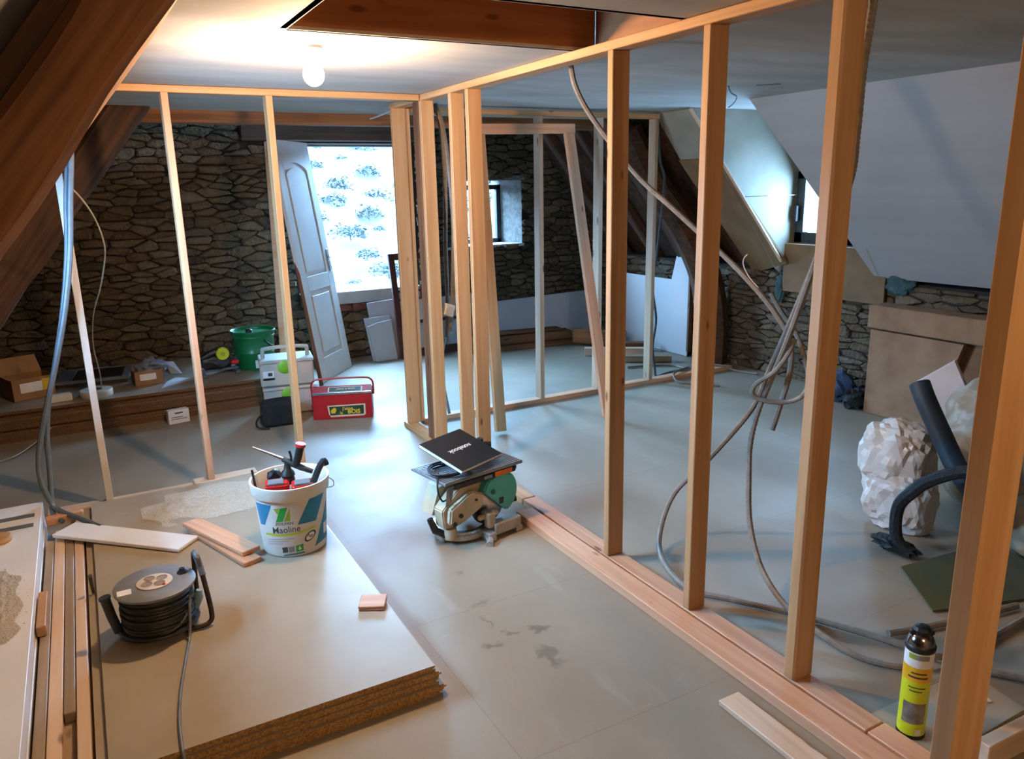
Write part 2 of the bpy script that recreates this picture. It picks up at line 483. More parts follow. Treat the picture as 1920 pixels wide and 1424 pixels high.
SPILLS = [(1.24, 2.46, .045, .025, .6), (1.40, 2.29, .035, .09, .55), (1.47, 2.48, .05, .03, .6), (1.35, 2.50, .04, .016, .5), (1.34, 2.78, .05, .02, .4), (1.38, 3.08, .03, .03, .35), (1.30, 2.62, .012, .07, .4)]
FLOORM = floor_mat()

def stone_mat():
    m, nt, p = new_mat('field_stone')
    N, L = nt.nodes, nt.links
    oi = N.new('ShaderNodeObjectInfo'); ge = N.new('ShaderNodeNewGeometry'); tc = N.new('ShaderNodeTexCoord')
    ad = N.new('ShaderNodeMath'); ad.operation = 'ADD'; L.new(oi.outputs['Random'], ad.inputs[0]); L.new(ge.outputs['Random Per Island'], ad.inputs[1])
    fr = N.new('ShaderNodeMath'); fr.operation = 'FRACT'; L.new(ad.outputs[0], fr.inputs[0])
    cr = N.new('ShaderNodeValToRGB'); L.new(fr.outputs[0], cr.inputs['Fac'])
    e = cr.color_ramp.elements
    e[0].position = 0; e[0].color = lin('#55442f'); e[1].position = 1; e[1].color = lin('#66543d')
    for q, c in ((.2, '#5f4a31'), (.4, '#453728'), (.6, '#71614d'), (.8, '#594730')):
        k = e.new(q); k.color = lin(c)
    nz = N.new('ShaderNodeTexNoise'); nz.inputs['Scale'].default_value = 12; nz.inputs['Detail'].default_value = 8
    L.new(ge.outputs['Position'], nz.inputs['Vector'])
    hs = N.new('ShaderNodeHueSaturation'); mr = N.new('ShaderNodeMapRange'); mr.inputs['To Min'].default_value = .45; mr.inputs['To Max'].default_value = 1.45
    L.new(nz.outputs['Fac'], mr.inputs['Value']); L.new(mr.outputs['Result'], hs.inputs['Value']); L.new(cr.outputs['Color'], hs.inputs['Color'])
    L.new(hs.outputs['Color'], p.inputs['Base Color']); p.inputs['Roughness'].default_value = .9
    n2 = N.new('ShaderNodeTexNoise'); n2.inputs['Scale'].default_value = 30; n2.inputs['Detail'].default_value = 8
    L.new(ge.outputs['Position'], n2.inputs['Vector'])
    bp = N.new('ShaderNodeBump'); bp.inputs['Strength'].default_value = 1.0; bp.inputs['Distance'].default_value = .03
    L.new(n2.outputs['Fac'], bp.inputs['Height']); L.new(bp.outputs['Normal'], p.inputs['Normal'])
    return m
STONE = stone_mat()

def chip_mat(name, top, edge):
    """chipboard sheet: pale waxy faces, coarse chips on the cut edges"""
    m, nt, p = new_mat(name)
    N, L = nt.nodes, nt.links
    ge = N.new('ShaderNodeNewGeometry'); sp = N.new('ShaderNodeSeparateXYZ'); L.new(ge.outputs['True Normal'], sp.inputs[0])
    ab = N.new('ShaderNodeMath'); ab.operation = 'ABSOLUTE'; L.new(sp.outputs['Z'], ab.inputs[0])
    tc = N.new('ShaderNodeTexCoord')
    n1 = N.new('ShaderNodeTexNoise'); n1.inputs['Scale'].default_value = 2.5; n1.inputs['Detail'].default_value = 8; L.new(tc.outputs['Object'], n1.inputs['Vector'])
    n2 = N.new('ShaderNodeTexNoise'); n2.inputs['Scale'].default_value = 110; n2.inputs['Detail'].default_value = 3; L.new(tc.outputs['Object'], n2.inputs['Vector'])
    def two(c, f):
        mr = N.new('ShaderNodeMapRange'); mr.inputs['From Min'].default_value = .35; mr.inputs['From Max'].default_value = .65; L.new(f, mr.inputs['Value'])
        x = N.new('ShaderNodeMix'); x.data_type = 'RGBA'; x.inputs['A'].default_value = lin(c[0]); x.inputs['B'].default_value = lin(c[1]); L.new(mr.outputs['Result'], x.inputs['Factor']); return x.outputs['Result']
    x = N.new('ShaderNodeMix'); x.data_type = 'RGBA'
    L.new(two(edge, n2.outputs['Fac']), x.inputs['A']); L.new(two(top, n1.outputs['Fac']), x.inputs['B'])
    gt = N.new('ShaderNodeMath'); gt.operation = 'GREATER_THAN'; gt.inputs[1].default_value = .7; L.new(ab.outputs[0], gt.inputs[0]); L.new(gt.outputs[0], x.inputs['Factor'])
    L.new(x.outputs['Result'], p.inputs['Base Color'])
    rr = N.new('ShaderNodeMapRange'); rr.inputs['To Min'].default_value = .85; rr.inputs['To Max'].default_value = .38; L.new(gt.outputs[0], rr.inputs['Value']); L.new(rr.outputs['Result'], p.inputs['Roughness'])
    return m
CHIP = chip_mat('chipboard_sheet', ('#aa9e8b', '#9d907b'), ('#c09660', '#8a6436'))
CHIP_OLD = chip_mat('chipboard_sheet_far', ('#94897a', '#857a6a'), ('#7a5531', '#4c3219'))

def grass_mat():
    m = M('hillside_grass', (.0062, .0068, .0066), (.0120, .0094, .0080), scale=0.35, rough=0.95, detail=10, lo=.42, hi=.58)
    return m
GRASS = grass_mat()
LEAF = M('shrub_leaf', (.0040, .0070, .0066), (.0022, .0048, .0050), scale=3, rough=0.9, rand=0.3, bump=0.8)

# ------------------------------------------------------------------ the shell of the attic
ZC = 2.372          # ceiling
YB = 8.1            # inner face of the gable wall
bm = BM(); box(bm, (-2.6, -2.6, -0.06), (6.6, 8.75, 0.0))
tag(obj('floor', bm, FLOORM), 'waxed chipboard attic floor', kind='structure')

# ceiling with the hatch opening
bm = BM()
HX0, HX1, HY0, HY1 = 0.78, 2.16, 2.38, 3.085
box(bm, (.34, -2.5, ZC), (HX0, 2.85, ZC + .013)); box(bm, (.24, 2.85, ZC), (HX0, 6.3, ZC + .013)); box(bm, (HX1, -2.5, ZC), (4.75, 6.3, ZC + .013))
box(bm, (HX0, -2.5, ZC), (HX1, HY0, ZC + .013)); box(bm, (HX0, HY1, ZC), (HX1, 6.3, ZC + .013))
box(bm, (4.75, 4.0, ZC), (5.9, 5.2, ZC + .013))
ceiling = tag(obj('ceiling', bm, PLASTER), 'skimmed plasterboard ceiling with a wooden hatch opening', kind='structure')
bm = BM(); box(bm, (-2.6, -2.6, 4.2), (6.7, 8.7, 4.3)); tag(obj('trim_1', bm, OLDWOOD), 'dark boards closing the roof void', kind='structure')
hatch = thing('trim_2', 'orange brown wooden boards lining the ceiling hatch', None, (HX0, HY0, ZC)); hatch['kind'] = 'structure'
plank('hatch_board', (HX0, HY1 + .016, ZC + .16), (HX1, HY1 + .016, ZC + .16), .32, .03, JOIST, hatch, side=(0, 0, 1))
plank('hatch_board', (HX1 + .016, HY0, ZC + .16), (HX1 + .016, HY1, ZC + .16), .32, .03, JOIST, hatch, side=(0, 0, 1))
plank('hatch_board', (HX0 - .016, HY0, ZC + .16), (HX0 - .016, HY1, ZC + .16), .32, .03, JOIST, hatch, side=(0, 0, 1))
plank('hatch_board', (HX0, HY0 - .016, ZC + .16), (HX1, HY0 - .016, ZC + .16), .32, .03, JOIST, hatch, side=(0, 0, 1))
plank('hatch_lid', (HX0 - .03, (HY0 + HY1) / 2, ZC + .335), (HX1 + .03, (HY0 + HY1) / 2, ZC + .335), .74, .03, JOIST, hatch, side=(0, 1, 0))

# gable wall with its two window openings
W1 = (1.95, 3.27, .72, 2.245); W2 = (3.78, 4.61, 1.12, 1.85); W2F = (3.88, 4.50, 1.12, 1.80)
bm = BM(); y0, y1 = YB, 8.6
for lo, hi in (((-2.6, 0), (W1[0], 4.2)), ((W1[0], 0), (W1[1], W1[2])), ((W1[0], W1[3]), (W1[1], 4.2)), ((W1[1], 0), (W2[0], 4.2)),
               ((W2[0], 0), (W2[1], W2[2])), ((W2[0], W2[3]), (W2[1], 4.2)), ((W2[1], 0), (6.7, 4.2))):
    box(bm, (lo[0], y0, lo[1]), (hi[0], y1, hi[1]))
wall_back = tag(obj('wall_back', bm, STONE_BACK), 'gable wall of brown field stones with two window openings', kind='structure')
bm = BM(); box(bm, (-2.6, -2.7, -.06), (6.7, -2.6, 4.3)); tag(obj('wall_front', bm, PLASTER), 'plastered wall behind the viewer', kind='structure')
KX = 5.62
bm = BM(); box(bm, (KX, -2.6, 0), (KX + .5, 8.1, 0.98))
wall_right = tag(obj('wall_right', bm, STONE_BACK), 'low knee wall of flat field stones under the right roof slope', kind='structure')
bm = BM(); box(bm, (-2.6, -2.6, 0), (-1.75, 8.1, 0.5)); tag(obj('wall_left', bm, STONE_BACK), 'low dark knee wall under the left roof slope', kind='structure')

# stones: anisotropic Voronoi cells, rounded and domed, one object each
def clip(poly, a, b, c):
    out = []
    for i in range(len(poly)):
        p, q = poly[i], poly[(i + 1) % len(poly)]
        dp = a * p[0] + b * p[1] - c; dq = a * q[0] + b * q[1] - c
        if dp <= 0: out.append(p)
        if (dp < 0 < dq) or (dq < 0 < dp):
            t = dp / (dp - dq); out.append((p[0] + (q[0] - p[0]) * t, p[1] + (q[1] - p[1]) * t))
    return out

def stones(u0, u1, v0, v1, cw, ch, holes, rnd, an):
    """returns stone outlines in wall coordinates (u along the wall, v up)"""
    seeds = []
    v = v0
    while v < v1:
        h = ch * rnd.uniform(.5, 1.5)
        u = u0 - rnd.random() * cw
        while u < u1:
            w = cw * rnd.uniform(.35, 1.9)
            seeds.append(((u + w / 2 + rnd.uniform(-.1, .1) * w) / an, v + h / 2 + rnd.uniform(-.48, .48) * h))
            u += w
        v += h
    cell = {}
    g = max(cw / an, ch) * 1.2
    for i, s in enumerate(seeds): cell.setdefault((int(s[0] // g), int(s[1] // g)), []).append(i)
    out = []
    for i, s in enumerate(seeds):
        gx, gy = int(s[0] // g), int(s[1] // g)
        nb = [j for dx in (-2, -1, 0, 1, 2) for dy in (-2, -1, 0, 1, 2) for j in cell.get((gx + dx, gy + dy), []) if j != i]
        nb.sort(key=lambda j: (seeds[j][0] - s[0]) ** 2 + (seeds[j][1] - s[1]) ** 2)
        poly = [(u0 / an, v0), (u1 / an, v0), (u1 / an, v1), (u0 / an, v1)]
        for j in nb[:18]:
            q = seeds[j]; a, b = q[0] - s[0], q[1] - s[1]
            poly = clip(poly, a, b, a * (q[0] + s[0]) / 2 + b * (q[1] + s[1]) / 2)
            if len(poly) < 3: break
        if len(poly) < 3: continue
        poly = [(p[0] * an, p[1]) for p in poly]
        cu = sum(p[0] for p in poly) / len(poly); cv = sum(p[1] for p in poly) / len(poly)
        bad = False
        for (a, b, c, d) in holes:
            if a < cu < b and c < cv < d: bad = True; break
            if not (max(p[0] for p in poly) <= a or min(p[0] for p in poly) >= b or max(p[1] for p in poly) <= c or min(p[1] for p in poly) >= d):
                if cu <= a: poly = clip(poly, 1, 0, a)
                elif cu >= b: poly = clip(poly, -1, 0, -b)
                elif cv <= c: poly = clip(poly, 0, 1, c)
                else: poly = clip(poly, 0, -1, -d)
        if bad or len(poly) < 3: continue
        w = max(p[0] for p in poly) - min(p[0] for p in poly); h = max(p[1] for p in poly) - min(p[1] for p in poly)
        if w < .03 or h < .015: continue
        out.append((poly, w, h))
    return out

def stone_geo(bm, poly, w, h, rnd, to3, proud):
    cu = sum(p[0] for p in poly) / len(poly); cv = sum(p[1] for p in poly) / len(poly)
    gap = rnd.uniform(.002, .006)
    sh = lambda p, k, g: (cu + (p[0] - cu) * k * max(.3, 1 - g / (w / 2)), cv + (p[1] - cv) * k * max(.3, 1 - g / (h / 2)))
    ring = []
    for i in range(len(poly)):
        p, q = poly[i], poly[(i + 1) % len(poly)]
        ring.append((p[0] * .84 + q[0] * .16, p[1] * .84 + q[1] * .16)); ring.append((p[0] * .16 + q[0] * .84, p[1] * .16 + q[1] * .84))
    ring = [(q[0] + rnd.uniform(-.045, .045) * w, q[1] + rnd.uniform(-.07, .07) * h) for q in ring]
    tu, tv = rnd.uniform(-.35, .35), rnd.uniform(-.25, .5)
    d = proud * rnd.uniform(.5, 1.3)
    def dep(p, k): return d * k + tu * (p[0] - cu) * .25 + tv * (p[1] - cv) * .3
    R_ = []
    for k, g, dk in ((1.0, gap, None), (.97, gap, .7), (.72, gap, 1.0)):
        L_ = []
        for p in ring:
            q = sh(p, k * (1 + (rnd.uniform(-.03, .03) if dk else 0)), g)
            L_.append(bm.verts.new(to3(q[0], q[1], -.02 if dk is None else max(.004, dep(q, dk) + rnd.uniform(-.004, .004)))))
        R_.append(L_)
    n = len(ring)
    for a in range(2):
        for i in range(n): bm.faces.new((R_[a][i], R_[a][(i + 1) % n], R_[a + 1][(i + 1) % n], R_[a + 1][i]))
    bm.faces.new(R_[2])
    return cu, cv

def build_stones(wall, cells, to3, visible, rnd, proud):
    vis = sorted([c for c in cells if visible(c)], key=lambda c: -c[1] * c[2])
    big = vis[:300]; bigset = set(id(c) for c in big)
    for c in big:
        b = BM(); cu, cv = stone_geo(b, *c, rnd, to3, proud)
        o = to3(cu, cv, 0)
        bmesh.ops.translate(b, verts=b.verts, vec=-Vector(o))
        obj('stone', b, STONE, wall, basis=Matrix.Translation(o))
    b = BM()
    for c in cells:
        if id(c) not in bigset: stone_geo(b, *c, rnd, to3, proud)
    o = obj('small_stone_fill', b, STONE, wall); o['kind'] = 'stuff'

rs = random.Random(11)
W1H = (W1[0] - .02, W1[1] + .02, W1[2] - .13, W1[3] + .2)
cells = stones(-2.0, 6.3, 0.0, 2.75, .20, .066, [W1H, W2, (1.5, 3.5, 2.25, 2.45)], rs, 2.7)
build_stones(wall_back, cells, lambda u, v, d: (u, YB - d, v),
             lambda c: -1.3 < c[0][0][0] < 5.5 and c[0][0][1] < 2.45 and not (3.3 < c[0][0][0] < 5.6 and c[0][0][1] < .42), rs, .045)
cells = stones(-2.5, 8.05, 0.0, 0.97, .20, .052, [], rs, 3.2)
build_stones(wall_right, cells, lambda u, v, d: (KX - d, u, v), lambda c: 2.7 < c[0][0][0] < 5.75, rs, .035)

# window trim in the gable
b = BM(); box(b, (1.5, 8.02, 2.262), (3.5, 8.6, 2.44), .01)
obj('lintel', b, OLDWOOD, wall_back)
b = BM(); box(b, (1.951, 8.04, .60), (3.269, 8.64, .732), .006); obj('sill', b, M('pale_sill', '#a5a29b', '#97948d', scale=6, rough=.8), wall_back)
b = BM()
for i in range(7): box(b, (2.16 + i * .165, 8.05, .52), (2.16 + i * .165 + .15, 8.12, .595), .008)
obj('sill_bricks', b, M('red_brick', '#6e3a2e', '#54291f', scale=14, rough=.9, bump=.5), wall_back)
b = BM(); box(b, (W1[1] - .05, 8.35, W1[2]), (W1[1] + .0, 8.45, W1[3])); box(b, (W1[0], 8.35, W1[2]), (W1[0] + .05, 8.45, W1[3])); box(b, (W1[0], 8.35, W1[3] - .02), (W1[1], 8.45, W1[3]))
tag(obj('window_1', b, GREYP), 'large window opening showing the bright hillside', kind='structure')
b = BM(); prism(b, [(W2[1], YB - .02), (W2[1] + .005, YB - .02), (W2[1] + .005, 8.6), (W2F[1], 8.6), (W2F[1], 8.40)], 'z', W2[2], W2[3])
box(b, (W2[0], YB - .02, W2[3] - .004), (W2[1] + .005, 8.5, W2[3] + .05)); box(b, (W2[0] - .02, YB - .02, W2[2]), (W2[0] + .004, 8.5, W2[3]))
obj('render_reveal', b, PLASTER_REVEAL, wall_back)
b = BM(); box(b, (W2[0] - .2, YB - .03, W2[2] - .03), (W2[1] + .03, 8.5, W2[2] + .004), .004); obj('sill', b, WHITEPAINT, wall_back)
win2 = thing('window_2', 'small dark framed window in a whitewashed reveal', None, (4.2, 8.42, W2[2])); win2['kind'] = 'structure'
b = BM(); w = .055
for lo, hi in (((W2F[0], W2[2]), (W2F[0] + w, W2F[3])), ((W2F[1] - w, W2[2]), (W2F[1], W2F[3])), ((W2F[0], W2[2]), (W2F[1], W2[2] + w)), ((W2F[0], W2F[3] - w), (W2F[1], W2F[3]))):
    box(b, (lo[0] - 4.2, -.03, lo[1] - W2[2]), (hi[0] - 4.2, .03, hi[1] - W2[2]), .004)
obj('window_frame', b, BLACKP, win2)
b = BM(); box(b, (W2F[0] - 4.2, -.003, 0), (W2F[1] - 4.2, .003, W2F[3] - W2[2])); obj('pane', b, GLASS, win2)

# roof slopes (sealed decks), trusses, dormer
SL = 1.26
def rx(z): return 4.47 + (2.375 - z) / SL            # right inner slope
def rdeck(y0, y1, name, extra=.30):
    b = BM(); e = extra
    prism(b, [(rx(4.3) + e, 4.3), (rx(-.1) + e + .3, -.48), (rx(-.1) + e + .4, -.48), (rx(4.3) + e + .1, 4.3)], 'y', y0, y1); return b
tag(obj('roof_right', rdeck(-2.6, 4.0, 'a'), OLDWOOD), 'dark boarded underside of the right roof slope', kind='structure')
tag(obj('roof_right', rdeck(5.1, 8.7, 'b'), OLDWOOD), 'dark boarded underside of the right roof slope by the gable', kind='structure')
def lx(z): return -.40 + (z - 1.8) / 1.3             # left roof boards
b = BM()
def ldeck(z0, z1, y0, y1): prism(b, [(lx(z1), z1), (lx(z0), z0), (lx(z0) - .1, z0), (lx(z1) - .1, z1)], 'y', y0, y1)
RW = (1.36, 2.04, 3.15, 4.20)                        # roof window: z range, y range
ldeck(-.1, 4.3, -2.6, RW[2]); ldeck(-.1, 4.3, RW[3], 8.7); ldeck(-.1, RW[0], RW[2], RW[3]); ldeck(RW[1], 4.3, RW[2], RW[3])
tag(obj('roof_left', b, ROOFPLANK), 'brown boarded underside of the left roof slope', kind='structure')

rw = thing('window_3', 'roof window in the left slope', None, (lx(1.72), 3.75, 1.72)); rw['kind'] = 'structure'
irw = wm(rw).inverted()
b = BM()
for z0_, z1_, ya_, yb_ in ((RW[0], RW[0] + .05, RW[2], RW[3]), (RW[1] - .05, RW[1], RW[2], RW[3]), (RW[0], RW[1], RW[2], RW[2] + .05), (RW[0], RW[1], RW[3] - .05, RW[3])):
    prism(b, [(lx(z1_) - .02, z1_), (lx(z0_) - .02, z0_), (lx(z0_) - .07, z0_), (lx(z1_) - .07, z1_)], 'y', ya_, yb_)
obj('window_frame', b, PINE, rw, basis=irw)
b = BM(); prism(b, [(lx(RW[1]) - .045, RW[1]), (lx(RW[0]) - .045, RW[0]), (lx(RW[0]) - .05, RW[0]), (lx(RW[1]) - .05, RW[1])], 'y', RW[2], RW[3]); obj('pane', b, GLASS, rw, basis=irw)
d1 = Vector((-.624, 0, -.825)).normalized(); n1 = Vector((d1.z, 0, -d1.x))    # n1 points up-left, away from the room
def rafter_l(pt, yc, ty, depth, name, label, mat, seed, lo=0.0, up=.9):
    p = Vector(pt) + n1 * depth / 2
    t0 = -(up) ; t1 = (pt[2] - lo) / -d1.z
    o = old_beam(name, Vector((p.x, yc, p.z)) + d1 * t0, Vector((p.x, yc, p.z)) + d1 * t1, depth, ty, mat, None, side=n1, seed=seed, amp=.02)
    return tag(o, label, 'roof beam', None)
raf1 = rafter_l((0.345, 2.6, 2.338), 2.71, .22, .205, 'roof_rafter', 'massive reddish old roof rafter crossing the top left corner', OLDWOOD_RED, 3)
pk = Vector((0.345, 2.74, 2.338)) + n1 * .245
plank('added_gap_filler', pk - d1 * .9, pk + d1 * 2.9, .10, .16, OLDWOOD, raf1, side=n1)  # added dark filler, stops bulb light showing through the gap over the rafter
rafter_l((0.57, 6.1, 2.387), 6.17, .2, .23, 'roof_rafter', 'dark old rafter behind the left stud frame by the stone wall', OLDWOOD, 5)
dr = Vector((.622, 0, -.783)).normalized(); nr = Vector((.783, 0, .622)).normalized()
def rafter_r(y, x0, w, t, label, seed, L=2.4):
    p = Vector((x0, y, 2.45)) + nr * w / 2
    return tag(old_beam('roof_rafter', p - dr * .5, p + dr * L, w, t, OLDWOOD, None, side=nr, seed=seed), label, 'roof beam')
rafter_r(6.2, 4.32, .24, .2, 'dark old rafter sloping down right behind the far stud frame', 8, 2.3)
rafter_r(6.85, 4.42, .12, .1, 'thin dark rafter second from the gable on the right slope', 9, 2.2)
rafter_r(7.45, 4.42, .12, .1, 'thin dark rafter nearest the gable on the right slope', 10, 2.2)
tag(old_beam('collar_beam', (.35, 6.38, 2.385), (4.7, 6.38, 2.385), .16, .2, OLDWOOD_RED, None, side=(0, 1, 0), amp=.008, seed=2),
    'brown collar beam along the far edge of the ceiling', 'roof beam')
b = BM(); tube(b, smooth_path([(5.38, 5.68, 0), (5.385, 5.68, .45), (5.32, 5.73, .9), (5.12, 5.82, 1.35), (4.8, 5.92, 1.8), (4.55, 5.98, 2.25)], 5), .17, 8, rf=lambda t: 1 - .25 * t)
tag(obj('curved_brace', b, OLDWOOD, smooth=True), 'dark curved old timber post rising from the floor at the right', 'roof beam'); base(bpy.data.objects['curved_brace'])

# right slope plasterboard
b = BM()
nrm = (SL, 0, 1)
quad_slab(b, [(4.47, 4.42, 2.372), (4.475, -2.5, 2.372), (5.53, -2.5, 1.045), (5.549, 4.03, 1.016)], nrm, .013)
o = tag(obj('slope_lining', b, M('white_slope_board', '#a09e9b', '#9a9895', scale=1.2, stretch=(1, .2, 8), rough=.7)), 'large white sheet lining the right roof slope', kind='structure')
# dormer
b = BM(); quad_slab(b, [(rx(2.37), 5.06, 2.37), (5.78, 5.06, 2.37), (5.78, 5.06, 1.655), (rx(1.655), 5.06, 1.655)], (0, 1, 0), .02)
dorm = thing('dormer', 'pale chipboard dormer with a dark framed window', None, (5.5, 4.5, 1.0)); dorm['kind'] = 'structure'
im = wm(dorm).inverted()
def dpart(name, b, m): return obj(name, b, m, dorm, basis=im)
dpart('cheek_panel', b, CHEEK)
b = BM(); quad_slab(b, [(rx(1.65), 5.06, 1.65), (5.78, 5.06, 1.65), (5.78, 5.06, .86), (rx(1.0) , 5.06, 1.0)], (0, 1, 0), .02); dpart('cheek_panel', b, CHEEK)
b = BM(); quad_slab(b, [(rx(2.37), 4.0, 2.37), (5.85, 4.0, 2.37), (5.85, 4.0, .9), (rx(.9), 4.0, .9)], (0, -1, 0), .02); dpart('cheek_panel', b, CHEEK)
b = BM(); box(b, (5.78, 3.95, .8), (5.9, 5.1, 1.23)); box(b, (5.78, 3.95, 1.86), (5.9, 5.1, 2.4)); box(b, (5.78, 3.95, 1.23), (5.9, 4.40, 1.86)); box(b, (5.78, 5.04, 1.23), (5.9, 5.1, 1.86)); dpart('front_wall', b, CHEEK)
b = BM()
for lo, hi in (((4.40, 1.23), (5.04, 1.325)), ((4.40, 1.79), (5.04, 1.86)), ((4.40, 1.23), (4.48, 1.86)), ((4.95, 1.23), (5.04, 1.86))): box(b, (5.74, lo[0], lo[1]), (5.82, hi[0], hi[1]), .006)
dpart('window_frame', b, BLACKP)
b = BM(); box(b, (5.775, 4.45, 1.3), (5.781, 5.0, 1.82)); dpart('pane', b, GLASS)
b = BM(); box(b, (5.70, 4.995, 1.42), (5.74, 5.012, 1.56), .004); dpart('window_handle', b, DARKGREY)
b = BM(); box(b, (5.54, 3.93, .80), (5.56, 4.49, 1.235)); dpart('apron_board', b, LINING)
b = BM(); box(b, (5.54, 4.50, .81), (5.56, 4.96, 1.235)); dpart('apron_board', b, LINING)
b = BM(); quad_slab(b, [(rx(2.36), 5.06, 2.36), (rx(2.36), 5.52, 2.36), (rx(1.98), 5.52, 1.98), (rx(1.98), 5.06, 1.98)], nrm, .02); dpart('slope_board', b, CHEEK)
b = BM(); quad_slab(b, [(rx(1.975), 5.06, 1.975), (rx(1.975), 5.55, 1.975), (rx(.93), 5.38, .93), (rx(1.06), 4.9, 1.06)], nrm, .02); dpart('slope_board', b, LINING)
plank('edge_batten', (rx(2.36) - .02, 5.045, 2.36), (rx(1.08) - .02, 4.93, 1.08), .03, .02, PINE_PALE, dorm, side=(0, 1, 0))
b = BM(); blob(b, (5.6, 3.83, .98), (.08, .13, .1), .35, 3, 4); tag(base(obj('insulation_tuft', b, TEALFOAM, smooth=True)), 'dark teal insulation tuft under the sloping white sheet', 'insulation')
b = BM(); blob(b, (5.57, 5.0, .82), (.05, .05, .13), .3, 3, 5); tag(base(obj('insulation_tuft', b, TEALFOAM, smooth=True)), 'dark teal insulation tuft left of the board under the dormer window', 'insulation')

# outside: hillside with shrubs and conifers
b = BM()
nx, ny = 40, 40
grid = [[b.verts.new((-40 + 100 * i / nx, 11 + 70 * (j / ny) ** 1.4, -4.2 + 0.27 * 70 * (j / ny) ** 1.4 + 1.1 * noise.noise(Vector((i * .35, j * .4, 2))))) for i in range(nx + 1)] for j in range(ny + 1)]
for j in range(ny):
    for i in range(nx): b.faces.new((grid[j][i], grid[j][i + 1], grid[j + 1][i + 1], grid[j + 1][i]))
tag(obj('hillside', b, GRASS, smooth=True), 'pale grassy hillside seen through the windows', kind='structure')
def hill_z(y): return -4.2 + .27 * (y - 11)
rh = random.Random(5)
shr = []
for k in range(3):
    b = BM(); rl_ = random.Random(k + 40)
    for _ in range(420):
        th, u_ = rl_.random() * 2 * PI, rl_.uniform(-.5, 1); rr_ = rl_.uniform(.55, 1.05) * (1 + .25 * math.sin(3 * th + k))
        q_ = Vector((math.cos(th) * math.sqrt(1 - u_ * u_) * .95 * rr_, math.sin(th) * math.sqrt(1 - u_ * u_) * .9 * rr_, .4 + u_ * .6 * rr_))
        t_ = [Vector((rl_.gauss(0, .10), rl_.gauss(0, .10), rl_.gauss(0, .07))) for _ in range(3)]
        b.faces.new([b.verts.new(q_ + w_) for w_ in t_])
    tube(b, [(0, 0, -.1), (.05, 0, .4)], [.05, .02], 5)
    me = bpy.data.meshes.new('shrub'); b.to_mesh(me); b.free(); me.materials.append(LEAF); shr.append(me)
placed = []
for k in range(900):
    y = rh.uniform(15, 44); x = y * rh.uniform(.22, .60) + rh.uniform(-.4, .4)
    if len(placed) >= 90 or any(math.hypot(x - q[0], y - q[1]) < 1.5 * (y / 30) ** .6 for q in placed): continue
    placed.append((x, y))
    o = link_mesh('shrub', shr[k % 3]); o.location = (x, y, hill_z(y)); s = rh.uniform(.22, .6) * (y / 30) ** .6
    o.scale = (s * 1.3, s, s); o.rotation_euler = (0, 0, rh.uniform(0, 6))
    tag(o, 'small hazy green shrub on the pale hillside outside', 'shrub', 'shrubs on the hillside')
def conifer_mesh(seed):
    b = BM(); r = random.Random(seed)
    tube(b, [(0, 0, 0), (0, 0, 3.0)], [.12, .03], 6)
    for i in range(9):
        z = .7 + i * .32; R0 = 1.0 * (1 - i / 10.5)
        for q in range(9):
            a = q * 2 * PI / 9 + r.random(); rr = R0 * r.uniform(.7, 1.15)
            p0 = Vector((0, 0, z)); p1 = Vector((rr * math.cos(a), rr * math.sin(a), z - .22 * rr))
            s = Vector((-math.sin(a), math.cos(a), 0)) * rr * .34
            v = [b.verts.new(p0 + Vector((0, 0, .14))), b.verts.new(p1 * .6 + p0 * .4 + s), b.verts.new(p1), b.verts.new(p1 * .6 + p0 * .4 - s), b.verts.new(p1 * .5 + p0 * .5 - Vector((0, 0, .12)))]
            for f in ((0, 1, 2), (0, 2, 3), (1, 4, 2), (2, 4, 3)): b.faces.new([v[t] for t in f])
    me = bpy.data.meshes.new('conifer'); b.to_mesh(me); b.free(); me.materials.append(LEAF); return me
cm = [conifer_mesh(3), conifer_mesh(4)]
for k, (x, y, s) in enumerate([(10.6, 47, 1.0), (13.3, 48, 1.3), (16.0, 47.5, 1.1), (18.8, 48, 1.3), (21.6, 47, 1.1), (24.6, 48, 1.3), (14.6, 52, 1.4), (20.2, 52, 1.4)]):
    o = link_mesh('conifer', cm[k % 2]); o.location = (x, y, hill_z(y) - .2); o.scale = (s, s, s)
    tag(o, 'hazy conifer near the top of the hillside outside', 'tree', 'conifers on the hillside')

# ------------------------------------------------------------------ stud frames
ST, SW = .038, .089                     # stud section
RXC = 2.085                             # centre line of the long right frame
fr = thing('stud_frame', 'long pine stud frame crossing the room from the near right corner', 'stud wall', (RXC, 2.0, 0))
plank('top_plate', (RXC, -2.3, 2.351), (RXC, 5.44, 2.351), SW, ST, PINE, fr)
plank('bottom_plate', (RXC, 1.36, .019), (RXC, 3.62, .019), SW, ST, PINE_PINK, fr)
plank('bottom_plate', (RXC, -2.3, .019), (RXC, 1.355, .019), SW, ST, PINE_PINK, fr)
plank('bottom_plate', (RXC, 3.63, .019), (RXC, 4.62, .019), SW, ST, PINE, fr)
plank('bottom_plate', (RXC - .02, 4.8, .019), (RXC - .02, 5.44, .019), SW, ST, PINE, fr)
for y in (.58, 2.235, 2.81): plank('stud', (RXC, y, .038), (RXC, y, 2.332), SW, ST, PINE, fr)
plank('stud', (RXC, 1.68, .038), (RXC, 1.68, 2.332), .10, .05, PINE, fr, bevel=.007)
tag(plank('pine_post', (1.225, .645, 0.0), (1.225, .645, ZC), SW, ST, PINE), 'nearest pine post standing at the right picture edge', 'post')
plank('stud', (RXC + .005, 4.20, .038), (RXC + .005, 4.20, 2.332), SW, ST, PINE, fr)
plank('stud', (RXC + .0, 4.42, .038), (RXC, 4.42, 2.332), SW, ST, PINE, fr)
